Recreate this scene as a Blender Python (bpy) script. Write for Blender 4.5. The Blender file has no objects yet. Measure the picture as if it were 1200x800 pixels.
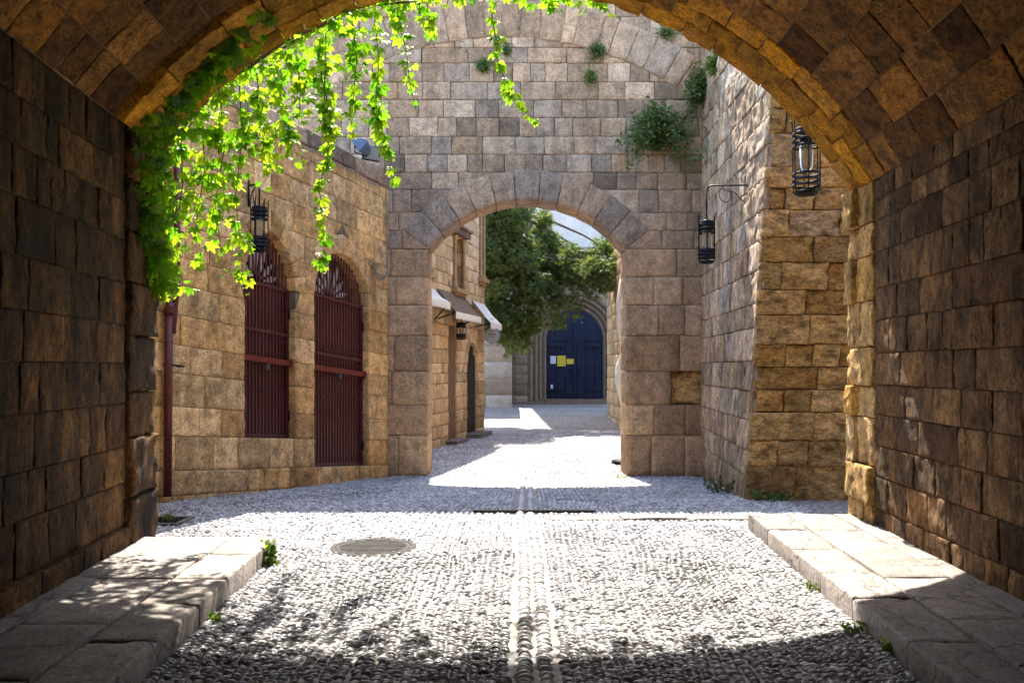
import bpy, math, random
import numpy as np
from mathutils import Vector
from mathutils.geometry import tessellate_polygon

rnd = random.Random(7)
R = np.random.default_rng(11)
sc = bpy.context.scene
COL = sc.collection
PI = math.pi
CAMZ, FPX = 1.65, 1000.0            # eye height, focal length in photo pixels


def W(px, py, Y):
    """the world point at distance Y that the photo shows at px, py"""
    return ((px - 600) / FPX * Y, Y, CAMZ + (430 - py) / FPX * Y)


# ------------------------------------------------------------------ noise
def _hash(ix, iy, iz):
    h = (ix.astype(np.int64) * 374761393 + iy.astype(np.int64) * 668265263 + iz.astype(np.int64) * 1274126177) & 0xFFFFFFFF
    h = ((h ^ (h >> 13)) * 1274126177) & 0xFFFFFFFF
    h = h ^ (h >> 16)
    return (h & 0xFFFFFF) / float(0xFFFFFF)


def vnoise(P):
    P = np.asarray(P, float)
    i = np.floor(P).astype(np.int64)
    f = P - i
    f = f * f * (3 - 2 * f)
    x, y, z = i[..., 0], i[..., 1], i[..., 2]
    fx, fy, fz = f[..., 0], f[..., 1], f[..., 2]
    r = 0
    for dx in (0, 1):
        for dy in (0, 1):
            for dz in (0, 1):
                w = (fx if dx else 1 - fx) * (fy if dy else 1 - fy) * (fz if dz else 1 - fz)
                r = r + w * _hash(x + dx, y + dy, z + dz)
    return r * 2 - 1


def fbm(P, oct=3):
    P = np.asarray(P, float)
    a, s, r = 1.0, 1.0, 0
    for k in range(oct):
        r = r + a * vnoise(P * s + 17.3 * k)
        a *= .5
        s *= 2.07
    return r


# ------------------------------------------------------------------ objects
def tag(o, label=None, cat=None, group=None, kind=None):
    if label: o['label'] = label
    if cat: o['category'] = cat
    if group: o['group'] = group
    if kind: o['kind'] = kind
    return o


def thing(name, loc, label, cat, group=None):
    o = bpy.data.objects.new(name, None)
    o.empty_display_size = .2
    o.location = loc
    COL.objects.link(o)
    return tag(o, label, cat, group)


def link(name, me, mat, parent=None):
    o = bpy.data.objects.new(name, me)
    COL.objects.link(o)
    for m in (mat if isinstance(mat, (list, tuple)) else [mat]):
        me.materials.append(m)
    if parent is not None:
        o.parent = parent
        l = parent
        off = Vector((0, 0, 0))
        while l is not None:
            off += l.location
            l = l.parent
        if off.length > 0:
            n = len(me.vertices)
            co = np.empty(n * 3, np.float32)
            me.vertices.foreach_get('co', co)
            co = co.reshape(-1, 3) - np.array(off, np.float32)
            me.vertices.foreach_set('co', co.ravel())
    return o


def mesh_np(name, V, faces, smooth=True, color=None, matidx=None):
    """V (n,3); faces: list of (m,k) index arrays; color (n,3) per vertex"""
    me = bpy.data.meshes.new(name)
    V = np.asarray(V, np.float32)
    me.vertices.add(len(V))
    me.vertices.foreach_set('co', V.ravel())
    faces = [np.asarray(f, np.int32) for f in faces if len(f)]
    loops = np.concatenate([f.ravel() for f in faces])
    tot = np.concatenate([np.full(len(f), f.shape[1], np.int32) for f in faces])
    start = np.concatenate([[0], np.cumsum(tot)[:-1]]).astype(np.int32)
    me.loops.add(len(loops))
    me.loops.foreach_set('vertex_index', loops)
    me.polygons.add(len(tot))
    me.polygons.foreach_set('loop_start', start)
    me.polygons.foreach_set('loop_total', tot)
    me.polygons.foreach_set('use_smooth', np.full(len(tot), smooth, bool))
    if matidx is not None:
        me.polygons.foreach_set('material_index', np.asarray(matidx, np.int32))
    if color is not None:
        a = me.color_attributes.new('blk', 'FLOAT_COLOR', 'POINT')
        c = np.ones((len(V), 4), np.float32)
        c[:, :3] = color
        a.data.foreach_set('color', c.ravel())
    me.update()
    me.validate()
    return me


class MB:
    """collects simple shapes of one part"""
    def __init__(s): s.v, s.f, s.m, s.sm = [], [], [], []

    def add(s, vs, fs, mi=0, smooth=False):
        b = len(s.v)
        s.v += [tuple(p) for p in vs]
        for f in fs:
            s.f.append([b + i for i in f]); s.m.append(mi); s.sm.append(smooth)

    def box(s, c, d, ax=None, mi=0):
        c = Vector(c)
        ax = ax or (Vector((1, 0, 0)), Vector((0, 1, 0)), Vector((0, 0, 1)))
        vs = []
        for z in (-1, 1):
            for y in (-1, 1):
                for x in (-1, 1):
                    vs.append(c + ax[0] * (x * d[0] / 2) + ax[1] * (y * d[1] / 2) + ax[2] * (z * d[2] / 2))
        s.add(vs, [(0, 2, 3, 1), (4, 5, 7, 6), (0, 1, 5, 4), (2, 6, 7, 3), (0, 4, 6, 2), (1, 3, 7, 5)], mi)

    def tube(s, pts, r, k=6, mi=0, cap=True):
        pts = [Vector(p) for p in pts]
        n = len(pts)
        vs, fs = [], []
        up = Vector((.13, .21, .97))
        for i, p in enumerate(pts):
            t = (pts[min(i + 1, n - 1)] - pts[max(i - 1, 0)])
            t = t.normalized() if t.length > 0 else Vector((0, 0, 1))
            a = t.cross(up)
            if a.length < .2: a = t.cross(Vector((1, .1, 0)))
            a.normalize()
            b = t.cross(a)
            rr = r[i] if isinstance(r, (list, tuple)) else r
            for j in range(k):
                th = 2 * PI * j / k
                vs.append(p + (a * math.cos(th) + b * math.sin(th)) * rr)
        for i in range(n - 1):
            for j in range(k):
                fs.append((i * k + j, i * k + (j + 1) % k, (i + 1) * k + (j + 1) % k, (i + 1) * k + j))
        if cap:
            fs.append(tuple(range(k))[::-1]); fs.append(tuple((n - 1) * k + j for j in range(k)))
        s.add(vs, fs, mi, True)

    def lathe(s, prof, c, k=20, mi=0):
        vs, fs = [], []
        n = len(prof)
        for (r, z) in prof:
            for j in range(k):
                th = 2 * PI * j / k
                vs.append((c[0] + r * math.cos(th), c[1] + r * math.sin(th), c[2] + z))
        for i in range(n - 1):
            for j in range(k):
                fs.append((i * k + j, i * k + (j + 1) % k, (i + 1) * k + (j + 1) % k, (i + 1) * k + j))
        s.add(vs, fs, mi, True)

    def hoop(s, c, r, rt, hz, k=24, mi=0):
        """flat iron hoop: radius r, thickness rt, height hz"""
        s.lathe([(r, -hz / 2), (r, hz / 2), (r - rt, hz / 2), (r - rt, -hz / 2), (r, -hz / 2)], c, k, mi)

    def build(s, name, mat, parent=None):
        me = bpy.data.meshes.new(name)
        me.from_pydata(s.v, [], s.f)
        me.polygons.foreach_set('material_index', s.m)
        me.polygons.foreach_set('use_smooth', s.sm)
        me.update()
        return link(name, me, mat, parent)


def extrude(outer, holes, mapf, h0, h1, dense=None):
    """a slab with holes between heights h0 and h1 of a mapped surface"""
    loops = [outer] + list(holes)
    tris = tessellate_polygon([[Vector((p[0], p[1], 0)) for p in l] for l in loops])
    flat = np.array([p for l in loops for p in l], float)
    n = len(flat)
    A = mapf(flat[:, 0], flat[:, 1], np.full(n, h0))
    B = mapf(flat[:, 0], flat[:, 1], np.full(n, h1))
    V = np.concatenate([A, B])
    F = [np.array(tris)[:, ::-1], np.array(tris) + n]
    q = []
    b = 0
    for l in loops:
        k = len(l)
        for i in range(k):
            j = (i + 1) % k
            q.append((b + i, b + j, n + b + j, n + b + i))
        b += k
    F.append(np.array(q))
    return V, F


# ------------------------------------------------------------------ masonry
def masonry(name, cells, mapf, m=8, gap=.012, bevel=.012, depth=.06, rough=.008, chip=.02, lift=None, scale=5.0,
            tone=None, liftr=.008, pillow=.0):
    """every cell (4 uv corners: bl, br, tr, tl) becomes one worn stone with rounded, chipped edges"""
    C = np.array(cells, float)                         # N,4,2
    N = len(C)
    depth = np.broadcast_to(np.asarray(depth, float), (N,)).copy()
    lf = np.clip(R.normal(0, 1, N), -1.1, 1.8) * liftr + (0 if lift is None else np.asarray(lift, float))
    e0 = np.linalg.norm((C[:, 1] + C[:, 2] - C[:, 0] - C[:, 3]) / 2, axis=1)
    e1 = np.linalg.norm((C[:, 3] + C[:, 2] - C[:, 0] - C[:, 1]) / 2, axis=1)
    k = m + 4

    def params(L):
        g = np.minimum(gap / 2 / L, .3)
        b = np.minimum((gap / 2 + bevel) / L, .4)
        t = np.linspace(0, 1, m)
        inner = b[:, None] + (1 - 2 * b)[:, None] * t[None]
        return np.concatenate([g[:, None], g[:, None], inner, 1 - g[:, None], 1 - g[:, None]], 1)
    S, T = params(e0), params(e1)
    idx = np.arange(k)
    ring = np.minimum(idx, k - 1 - idx)
    rr = np.minimum(ring[:, None], ring[None, :])      # 0 deep, 1 edge, 2.. face
    s = np.broadcast_to(S[:, :, None], (N, k, k))
    t = np.broadcast_to(T[:, None, :], (N, k, k))
    c = C[:, :, None, None, :]
    uv = (c[:, 0] * ((1 - s) * (1 - t))[..., None] + c[:, 1] * (s * (1 - t))[..., None]
          + c[:, 2] * (s * t)[..., None] + c[:, 3] * ((1 - s) * t)[..., None])
    cen = C.mean(1)[:, None, None, :]
    h = np.where(rr == 0, 0.0, np.where(rr == 1, -bevel * .8, 0.0))[None] + lf[:, None, None]
    seed = R.uniform(0, 300, (N, 1, 1))
    Pn = np.stack([uv[..., 0] + seed, uv[..., 1] + seed * 1.7, np.broadcast_to(seed, s.shape)], -1)
    n1 = fbm(Pn * scale, 3)
    n2 = vnoise(Pn * scale * 1.7 + 50)
    h = h + rough * n1
    edge = np.where(rr <= 1, 1.0, np.where(rr == 2, .55, np.where(rr == 3, .15, 0)))[None]
    er = np.clip(n2 * .9 + .1, 0, 1) * edge
    h = h - chip * er
    uv = uv + (cen - uv) * (er * (chip * .55) / np.maximum(np.minimum(e0, e1), .1)[:, None, None])[..., None]
    if pillow:
        d = np.minimum(np.minimum(s, 1 - s) * e0[:, None, None], np.minimum(t, 1 - t) * e1[:, None, None])
        h = h - pillow * np.exp(-d / .05)
    h = np.where(rr[None] == 0, -depth[:, None, None], h)
    V = mapf(uv[..., 0].ravel(), uv[..., 1].ravel(), h.ravel())
    a = np.arange(k * k).reshape(k, k)
    q = np.stack([a[:-1, :-1], a[1:, :-1], a[1:, 1:], a[:-1, 1:]], -1).reshape(-1, 4)
    F = (q[None] + (np.arange(N) * k * k)[:, None, None]).reshape(-1, 4)
    tn = R.uniform(0, 1, (N, 3)) if tone is None else np.asarray(tone, float)
    col = np.repeat(tn, k * k, 0)
    return mesh_np(name, V, [F], True, col)


def courses(vb, u0, u1, wmin, wmax, excl=None, edge_first=None):
    """rows of stones between the heights vb; excl(v0, v1) gives openings as (left_low, left_high, right_low, right_high)"""
    cells = []
    for r in range(len(vb) - 1):
        v0, v1 = vb[r], vb[r + 1]
        spans = [((u0, u0), (u1, u1))]
        for (lb, lt, rb, rt) in (excl(v0, v1) if excl else []):
            new = []
            for (a, b) in spans:
                if lb > b[0] or rb < a[0]:
                    new.append((a, b)); continue
                if min(lb - a[0], lt - a[1]) > .03: new.append((a, (lb, lt)))
                if min(b[0] - rb, b[1] - rt) > .03: new.append(((rb, rt), b))
            spans = new
        for (a, b) in spans:
            L = ((b[0] - a[0]) + (b[1] - a[1])) / 2
            n = max(1, round(L / rnd.uniform(wmin, wmax) if L > wmax else 1))
            ws = [rnd.uniform(wmin, wmax) for _ in range(n)]
            tot = sum(ws)
            lo_, hi_ = max(a), min(b)
            if n > 1 and hi_ - lo_ < .12: n, ws, tot = 1, [1], 1
            xs_, acc = [], 0
            for w in ws[:-1]:
                acc += w
                xs_.append(lo_ + (hi_ - lo_) * acc / tot)
            bl = [a[0]] + xs_ + [b[0]]
            tl = [a[1]] + xs_ + [b[1]]
            for i in range(len(bl) - 1):
                cells.append([(bl[i], v0), (bl[i + 1], v0), (tl[i + 1], v1), (tl[i], v1)])
    return cells


def steps(a, b, lo, hi):
    out = [a]
    while b - out[-1] > hi * 1.3:
        out.append(out[-1] + rnd.uniform(lo, hi))
    if b - out[-1] > hi:
        out.append((out[-1] + b) / 2)
    out.append(b)
    return out


def ring_cells(cx, cz, r0, r1, a0, a1, n, jit=.15):
    """voussoirs: angle measured from straight up, clockwise"""
    ts = [a0 + (a1 - a0) * (i + (rnd.uniform(-jit, jit) if 0 < i < n else 0)) / n for i in range(n + 1)]
    out = []
    for i in range(n):
        p = []
        for (r, a) in ((r0, ts[i]), (r0, ts[i + 1]), (r1, ts[i + 1]), (r1, ts[i])):
            p.append((cx + r * math.sin(a), cz + r * math.cos(a)))
        out.append(p)
    return out


def pointed(hw, rise, n=10):
    """outline of a pointed arch from (-hw,0) over (0,rise) to (hw,0)"""
    Rr = (hw * hw + rise * rise) / (2 * hw)
    c = Rr - hw                                        # left arc's centre at x = +c
    th = math.atan2(rise, c)
    pts = []
    for i in range(n + 1):
        a = PI - (PI - (PI - math.acos(max(-1, min(1, c / Rr))))) * 0  # kept simple below
        f = i / n
        ang = PI + (PI - th - PI) * f                  # from pi to pi-th
        pts.append((c + Rr * math.cos(ang), Rr * math.sin(ang)))
    return pts + [(-x, y) for (x, y) in pts[::-1][1:]]


def pointed_ring(cx, v0, hw, rise, t, n):
    """voussoir cells round a pointed arch, n each side"""
    inn = pointed(hw, rise, n)
    Rr = (hw * hw + rise * rise) / (2 * hw)
    c = Rr - hw
    out = []
    m = []
    for i, (x, y) in enumerate(inn):
        if i < n: d = Vector((x - c, y))
        elif i == n: d = Vector((0, 1))
        else: d = Vector((x + c, y))
        d.normalize()
        m.append((x + d.x * t, y + d.y * t * (1.12 if i == n else 1)))
    for i in range(2 * n):
        out.append([(cx + inn[i][0], v0 + inn[i][1]), (cx + inn[i + 1][0], v0 + inn[i + 1][1]),
                    (cx + m[i + 1][0], v0 + m[i + 1][1]), (cx + m[i][0], v0 + m[i][1])])
    return out


def half_at(hw, rise, y):
    """half width of the pointed arch's outline at height y above its springing"""
    Rr = (hw * hw + rise * rise) / (2 * hw)
    c = Rr - hw
    if y <= 0: return hw
    if y >= rise: return 0.0
    return max(0.0, math.sqrt(max(Rr * Rr - y * y, 0)) - c)


# ------------------------------------------------------------------ materials
def newmat(name):
    m = bpy.data.materials.new(name)
    m.use_nodes = True
    nt = m.node_tree
    nt.nodes.clear()
    out = nt.nodes.new('ShaderNodeOutputMaterial')
    b = nt.nodes.new('ShaderNodeBsdfPrincipled')
    nt.links.new(b.outputs[0], out.inputs[0])
    return m, nt, b


def N(nt, typ, **kw):
    n = nt.nodes.new(typ)
    for k, v in kw.items():
        if k in ('i',):
            for kk, vv in v.items(): n.inputs[kk].default_value = vv
        else: setattr(n, k, v)
    return n


def rgba(c): return (c[0], c[1], c[2], 1)


def mix(nt, fac, a, b, mode='MIX'):
    n = N(nt, 'ShaderNodeMix', data_type='RGBA', blend_type=mode)
    for sock, v in ((n.inputs[0], fac), (n.inputs[6], a), (n.inputs[7], b)):
        if hasattr(v, 'links'): nt.links.new(v, sock)
        elif isinstance(v, (int, float)): sock.default_value = v
        else: sock.default_value = rgba(v)
    return n.outputs[2]


def noise(nt, vec, scale, detail=4, rough=.55, dist=0.0):
    n = N(nt, 'ShaderNodeTexNoise', i={'Scale': scale, 'Detail': detail, 'Roughness': rough, 'Distortion': dist})
    nt.links.new(vec, n.inputs['Vector'])
    return n.outputs['Fac']


def ramp(nt, fac, stops):
    n = N(nt, 'ShaderNodeValToRGB')
    e = n.color_ramp.elements
    while len(e) < len(stops): e.new(.5)
    for el, (p, c) in zip(e, stops):
        el.position = p
        el.color = rgba(c) if not isinstance(c, (int, float)) else (c, c, c, 1)
    nt.links.new(fac, n.inputs[0])
    return n.outputs[0]


def stone(name, cols, stain=None, ochre=None, crust=None, bump=.6, rough=.9, fine=.35, bed=1.0, pits=.5, spec=.25, sat=1.0, vary=.18, streak=0.0, crack=0.0):
    def st_(c):
        l = .3 * c[0] + .6 * c[1] + .1 * c[2]
        return tuple(max(.004, (l + (x - l) * sat) * k) for x, k in zip(c, (1.0, .955, .98)))
    cols = [st_(c) for c in cols]
    m, nt, b = newmat(name)
    tc = N(nt, 'ShaderNodeTexCoord').outputs['Object']
    at = N(nt, 'ShaderNodeAttribute', attribute_name='blk')
    sep = N(nt, 'ShaderNodeSeparateColor')
    nt.links.new(at.outputs['Color'], sep.inputs[0])
    # every stone samples its own piece of rock
    off = N(nt, 'ShaderNodeVectorMath', operation='MULTIPLY_ADD')
    nt.links.new(at.outputs['Color'], off.inputs[0])
    off.inputs[1].default_value = (37, 53, 29)
    nt.links.new(tc, off.inputs[2])
    rock = off.outputs[0]
    st = N(nt, 'ShaderNodeMapping')
    st.inputs['Scale'].default_value = (1, 1, bed)
    nt.links.new(rock, st.inputs[0])
    rk = st.outputs[0]
    c = ramp(nt, sep.outputs[0], [(i / (len(cols) - 1), q) for i, q in enumerate(cols)])
    n_mid = noise(nt, rk, 5, 5, .6)
    c = mix(nt, 1.0, c, ramp(nt, sep.outputs[1], [(0, 1 - vary * 1.3), (.5, 1.0), (1, 1 + vary * 1.6)]), 'MULTIPLY')
    n_fine = noise(nt, rk, 42, 6, .72)
    n_spk = noise(nt, rk, 15, 6, .75, .5)
    c = mix(nt, 1.0, c, ramp(nt, n_mid, [(.34, 1 - fine), (.5, 1.0), (.68, 1 + fine * .7)]), 'MULTIPLY')
    if ochre:
        f = ramp(nt, noise(nt, rk, 2.3, 5, .62, .6), [(ochre[1], 0.0), (ochre[1] + .24, ochre[2])])
        c = mix(nt, f, c, ochre[0])
    if stain:
        f = ramp(nt, noise(nt, tc, stain[3], 6, .68, .3), [(stain[1], 0.0), (stain[1] + .26, stain[2])])
        c = mix(nt, f, c, stain[0])
    if crust:
        cm = N(nt, 'ShaderNodeMapping')
        cm.inputs['Scale'].default_value = (1.6, 1.6, .55)
        nt.links.new(tc, cm.inputs[0])
        f = ramp(nt, noise(nt, cm.outputs[0], crust[3], 7, .72, .4), [(crust[1], 0.0), (crust[1] + .20, crust[2])])
        c = mix(nt, f, c, crust[0])
    if streak:
        sm = N(nt, 'ShaderNodeMapping')
        sm.inputs['Scale'].default_value = (2.2, 2.2, .16)
        nt.links.new(tc, sm.inputs[0])
        c = mix(nt, 1.0, c, ramp(nt, noise(nt, sm.outputs[0], 1.5, 6, .68, .25), [(.42, 1.08), (.62, 1 - streak)]), 'MULTIPLY')
    if crack:
        wv = N(nt, 'ShaderNodeTexNoise', i={'Scale': 3.0, 'Detail': 5})
        nt.links.new(tc, wv.inputs['Vector'])
        wa = N(nt, 'ShaderNodeVectorMath', operation='MULTIPLY_ADD')
        nt.links.new(wv.outputs['Color'], wa.inputs[0])
        wa.inputs[1].default_value = (.5, .5, .5)
        nt.links.new(tc, wa.inputs[2])
        cv = N(nt, 'ShaderNodeTexVoronoi', feature='DISTANCE_TO_EDGE', i={'Scale': 1.1})
        nt.links.new(wa.outputs[0], cv.inputs['Vector'])
        c = mix(nt, 1.0, c, ramp(nt, cv.outputs['Distance'], [(.004, 1 - crack), (.016, 1.0)]), 'MULTIPLY')
    c = mix(nt, 1.0, c, ramp(nt, n_fine, [(.36, .58), (.5, 1.0), (.66, 1.35)]), 'MULTIPLY')
    c = mix(nt, 1.0, c, ramp(nt, n_spk, [(.36, 1 - fine * .9), (.5, 1.0), (.64, 1 + fine * .6)]), 'MULTIPLY')
    vo = N(nt, 'ShaderNodeTexVoronoi', i={'Scale': 22.0, 'Randomness': 1.0})
    nt.links.new(rk, vo.inputs['Vector'])
    pm = noise(nt, rk, 3.1, 3)
    pit = ramp(nt, vo.outputs['Distance'], [(.08, 1.0), (.3, 0.0)])
    pmul = N(nt, 'ShaderNodeMath', operation='MULTIPLY')
    nt.links.new(pit, pmul.inputs[0])
    nt.links.new(ramp(nt, pm, [(.5, 0.0), (.62, pits)]), pmul.inputs[1])
    c = mix(nt, pmul.outputs[0], c, tuple(x * .35 for x in cols[0]))
    nt.links.new(c, b.inputs['Base Color'])
    b.inputs['Roughness'].default_value = rough
    b.inputs['Specular IOR Level'].default_value = spec
    hgt = N(nt, 'ShaderNodeMath', operation='ADD')
    nt.links.new(n_spk, hgt.inputs[0])
    hf = N(nt, 'ShaderNodeMath', operation='MULTIPLY_ADD', i={1: .45, 2: 0.0})
    nt.links.new(n_fine, hf.inputs[0])
    nt.links.new(hf.outputs[0], hgt.inputs[1])
    h2 = N(nt, 'ShaderNodeMath', operation='SUBTRACT')
    nt.links.new(hgt.outputs[0], h2.inputs[0])
    nt.links.new(pmul.outputs[0], h2.inputs[1])
    bp = N(nt, 'ShaderNodeBump', i={'Strength': bump, 'Distance': .03})
    nt.links.new(h2.outputs[0], bp.inputs['Height'])
    nt.links.new(bp.outputs[0], b.inputs['Normal'])
    return m


def plain(name, col, rough=.6, metal=0.0, var=.25, scale=14, bump=.15, spec=.4, trans=0, wear=None):
    m, nt, b = newmat(name)
    tc = N(nt, 'ShaderNodeTexCoord').outputs['Object']
    n = noise(nt, tc, scale, 5, .6)
    c = mix(nt, 1.0, col, ramp(nt, n, [(.3, 1 - var), (.7, 1 + var * .6)]), 'MULTIPLY')
    if wear:
        wf = ramp(nt, noise(nt, tc, 7, 7, .75, .4), [(wear[1], 0.0), (wear[1] + .08, wear[2])])
        c = mix(nt, wf, c, wear[0])
        ff = ramp(nt, noise(nt, tc, 1.6, 4, .6), [(.45, 0.0), (.75, .45)])
        c = mix(nt, ff, c, tuple(min(1, x * 1.6 + .02) for x in col))
    nt.links.new(c, b.inputs['Base Color'])
    b.inputs['Roughness'].default_value = rough
    b.inputs['Metallic'].default_value = metal
    b.inputs['Specular IOR Level'].default_value = spec
    if trans: b.inputs['Transmission Weight'].default_value = trans
    if bump:
        bp = N(nt, 'ShaderNodeBump', i={'Strength': bump, 'Distance': .01})
        nt.links.new(n, bp.inputs['Height'])
        nt.links.new(bp.outputs[0], b.inputs['Normal'])
    return m


def leafmat(name, cols, tcol, tw=.5, rough=.45):
    m, nt, b = newmat(name)
    at = N(nt, 'ShaderNodeAttribute', attribute_name='blk')
    sep = N(nt, 'ShaderNodeSeparateColor')
    nt.links.new(at.outputs['Color'], sep.inputs[0])
    c = ramp(nt, sep.outputs[0], [(i / (len(cols) - 1), q) for i, q in enumerate(cols)])
    nt.links.new(c, b.inputs['Base Color'])
    b.inputs['Roughness'].default_value = rough
    b.inputs['Specular IOR Level'].default_value = .35
    t = N(nt, 'ShaderNodeBsdfTranslucent')
    nt.links.new(mix(nt, sep.outputs[1], tuple(x * y for x, y in zip(tcol, (.35, .6, .5))), tuple(x * y for x, y in zip(tcol, (1.35, 1.05, 1)))), t.inputs[0])
    ms = N(nt, 'ShaderNodeMixShader', i={0: tw})
    nt.links.new(b.outputs[0], ms.inputs[1])
    nt.links.new(t.outputs[0], ms.inputs[2])
    out = [n for n in nt.nodes if n.type == 'OUTPUT_MATERIAL'][0]
    nt.links.new(ms.outputs[0], out.inputs[0])
    return m


M = {}
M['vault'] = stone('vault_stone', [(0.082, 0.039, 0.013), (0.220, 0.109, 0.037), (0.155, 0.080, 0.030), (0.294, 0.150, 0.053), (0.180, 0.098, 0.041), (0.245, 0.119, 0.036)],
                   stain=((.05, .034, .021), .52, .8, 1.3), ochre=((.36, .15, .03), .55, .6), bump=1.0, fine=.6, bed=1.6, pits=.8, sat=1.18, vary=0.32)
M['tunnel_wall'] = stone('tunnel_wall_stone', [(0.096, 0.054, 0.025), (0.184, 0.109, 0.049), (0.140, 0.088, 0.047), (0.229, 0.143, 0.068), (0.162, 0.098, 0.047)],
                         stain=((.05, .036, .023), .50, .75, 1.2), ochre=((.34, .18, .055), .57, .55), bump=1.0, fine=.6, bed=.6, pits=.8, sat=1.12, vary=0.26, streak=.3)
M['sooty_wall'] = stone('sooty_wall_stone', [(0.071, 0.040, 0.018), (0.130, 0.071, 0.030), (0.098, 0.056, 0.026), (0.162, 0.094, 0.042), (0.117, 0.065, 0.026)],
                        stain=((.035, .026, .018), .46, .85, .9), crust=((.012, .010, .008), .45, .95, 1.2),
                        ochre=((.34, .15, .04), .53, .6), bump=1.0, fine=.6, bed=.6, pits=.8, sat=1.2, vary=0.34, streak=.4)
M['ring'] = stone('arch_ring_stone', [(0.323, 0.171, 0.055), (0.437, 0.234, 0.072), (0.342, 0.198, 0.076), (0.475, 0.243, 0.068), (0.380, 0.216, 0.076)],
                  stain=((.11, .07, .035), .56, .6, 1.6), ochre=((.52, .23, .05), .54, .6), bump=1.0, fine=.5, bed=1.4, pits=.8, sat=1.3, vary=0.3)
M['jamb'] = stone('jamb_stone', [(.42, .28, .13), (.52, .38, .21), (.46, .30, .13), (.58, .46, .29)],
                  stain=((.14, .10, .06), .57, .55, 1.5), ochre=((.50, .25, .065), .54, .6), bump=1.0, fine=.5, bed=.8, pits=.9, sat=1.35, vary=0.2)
M['gate'] = stone('gateway_stone', [(0.245, 0.184, 0.132), (0.372, 0.267, 0.183), (0.441, 0.322, 0.222), (0.304, 0.244, 0.187), (0.490, 0.377, 0.272), (0.392, 0.267, 0.171)],
                  stain=((.19, .165, .14), .57, .45, .7), bump=.6, fine=.3, pits=.7, sat=1.2, streak=.2)
M['gate_low'] = stone('gateway_pier_stone', [(0.380, 0.259, 0.150), (0.450, 0.310, 0.185), (0.410, 0.291, 0.181), (0.500, 0.357, 0.215)],
                      ochre=((.44, .25, .09), .6, .5), stain=((.28, .22, .17), .56, .5, 1.1), bump=.6, fine=.3, pits=.7, sat=1.12, streak=.15)
M['facade'] = stone('facade_stone', [(0.562, 0.339, 0.147), (0.739, 0.461, 0.211), (0.636, 0.419, 0.211), (0.799, 0.542, 0.280)],
                    stain=((.16, .105, .06), .56, .6, 1.0), ochre=((.48, .26, .075), .56, .6), bump=.7, fine=.4, pits=.8, sat=1.12, streak=.22)
M['rubble'] = stone('weathered_stone', [(0.426, 0.275, 0.130), (0.538, 0.374, 0.194), (0.482, 0.308, 0.130), (0.582, 0.440, 0.270)],
                    stain=((.13, .08, .04), .55, .7, 1.6), ochre=((.48, .22, .05), .54, .7), bump=1.0, fine=.55, bed=1.9, pits=.9, sat=1.2, vary=0.25)
M['pale_wall'] = stone('pale_weathered_stone', [(.44, .34, .24), (.53, .43, .32), (.47, .36, .24), (.58, .50, .40)],
                       stain=((.20, .14, .085), .57, .65, 1.5), ochre=((.46, .29, .12), .57, .65), bump=1.0, fine=.55, bed=.4, pits=.9, sat=1.3, streak=.25)
M['house'] = stone('house_stone', [(.47, .33, .18), (.56, .41, .24), (.51, .37, .21), (.60, .47, .30)],
                   stain=((.27, .19, .11), .6, .45, 1.2), ochre=((.52, .29, .09), .58, .5), bump=.5, fine=.25, sat=1.1)
M['church'] = stone('church_stone', [(.36, .255, .165), (.42, .305, .20), (.39, .28, .185), (.46, .34, .225)],
                    stain=((.15, .11, .08), .55, .5, .6), bump=.4, fine=.2)
M['band'] = stone('banded_stone', [(.44, .38, .31), (.47, .41, .34), (.45, .35, .25), (.46, .37, .27)], bump=.35, fine=.15)
M['mortar'] = plain('lime_mortar', (.20, .15, .10), .95, var=.4, scale=9, bump=.5, spec=.1)
M['mortar_dark'] = plain('old_dark_mortar', (.13, .085, .045), .95, var=.45, scale=6, bump=.6, spec=.1)
M['vault_mortar'] = plain('vault_lime_mortar', (.22, .15, .08), .95, var=.6, scale=3, bump=.6, spec=.1)
M['plaster'] = plain('pale_plaster', (.62, .57, .52), .9, var=.15, scale=2, bump=.15, spec=.1)
M['flag'] = stone('flagstone', [(0.222, 0.204, 0.177), (0.267, 0.241, 0.207), (0.237, 0.218, 0.193), (0.296, 0.267, 0.230)],
                  stain=((.15, .125, .095), .52, .7, 1.4), ochre=((.30, .22, .14), .58, .5), bump=.5, rough=.6, fine=.26, pits=.3, spec=.4, crack=.6)
M['iron'] = plain('wrought_iron', (.016, .016, .018), .55, .6, var=.4, scale=40, bump=.2)
M['maroon'] = plain('maroon_painted_iron', (.085, .014, .014), .45, 0, var=.3, scale=20, bump=.1, wear=((.13, .055, .022), .56, .8))
M['maroon_bar'] = plain('faded_maroon_bars', (.13, .03, .03), .42, 0, var=.35, scale=25, bump=.1, wear=((.13, .055, .022), .56, .8))
M['redbar'] = plain('red_oxide_paint', (.17, .02, .010), .45, 0, var=.3, scale=18, bump=.1, wear=((.10, .045, .02), .58, .8))
M['pipe'] = plain('red_painted_pipe', (.10, .013, .009), .42, 0, var=.4, scale=9, bump=.12, wear=((.08, .035, .018), .58, .8))
M['dark'] = plain('unlit_interior', (.02, .016, .013), .9, var=.3, bump=0)
M['tracery'] = plain('pale_wood_tracery', (.70, .62, .56), .7, var=.25, bump=.1)
M['blue'] = plain('navy_painted_wood', (.003, .009, .038), .55, 0, var=.3, scale=5, bump=.1, wear=((.02, .03, .07), .55, .6))
M['paper'] = plain('white_paper', (.72, .72, .80), .8, var=.06, bump=0)
M['yellow'] = plain('yellow_paper', (.78, .55, .05), .8, var=.08, bump=0)
M['canvas'] = plain('cream_canvas', (.74, .70, .62), .85, var=.12, scale=6, bump=.1)
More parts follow.
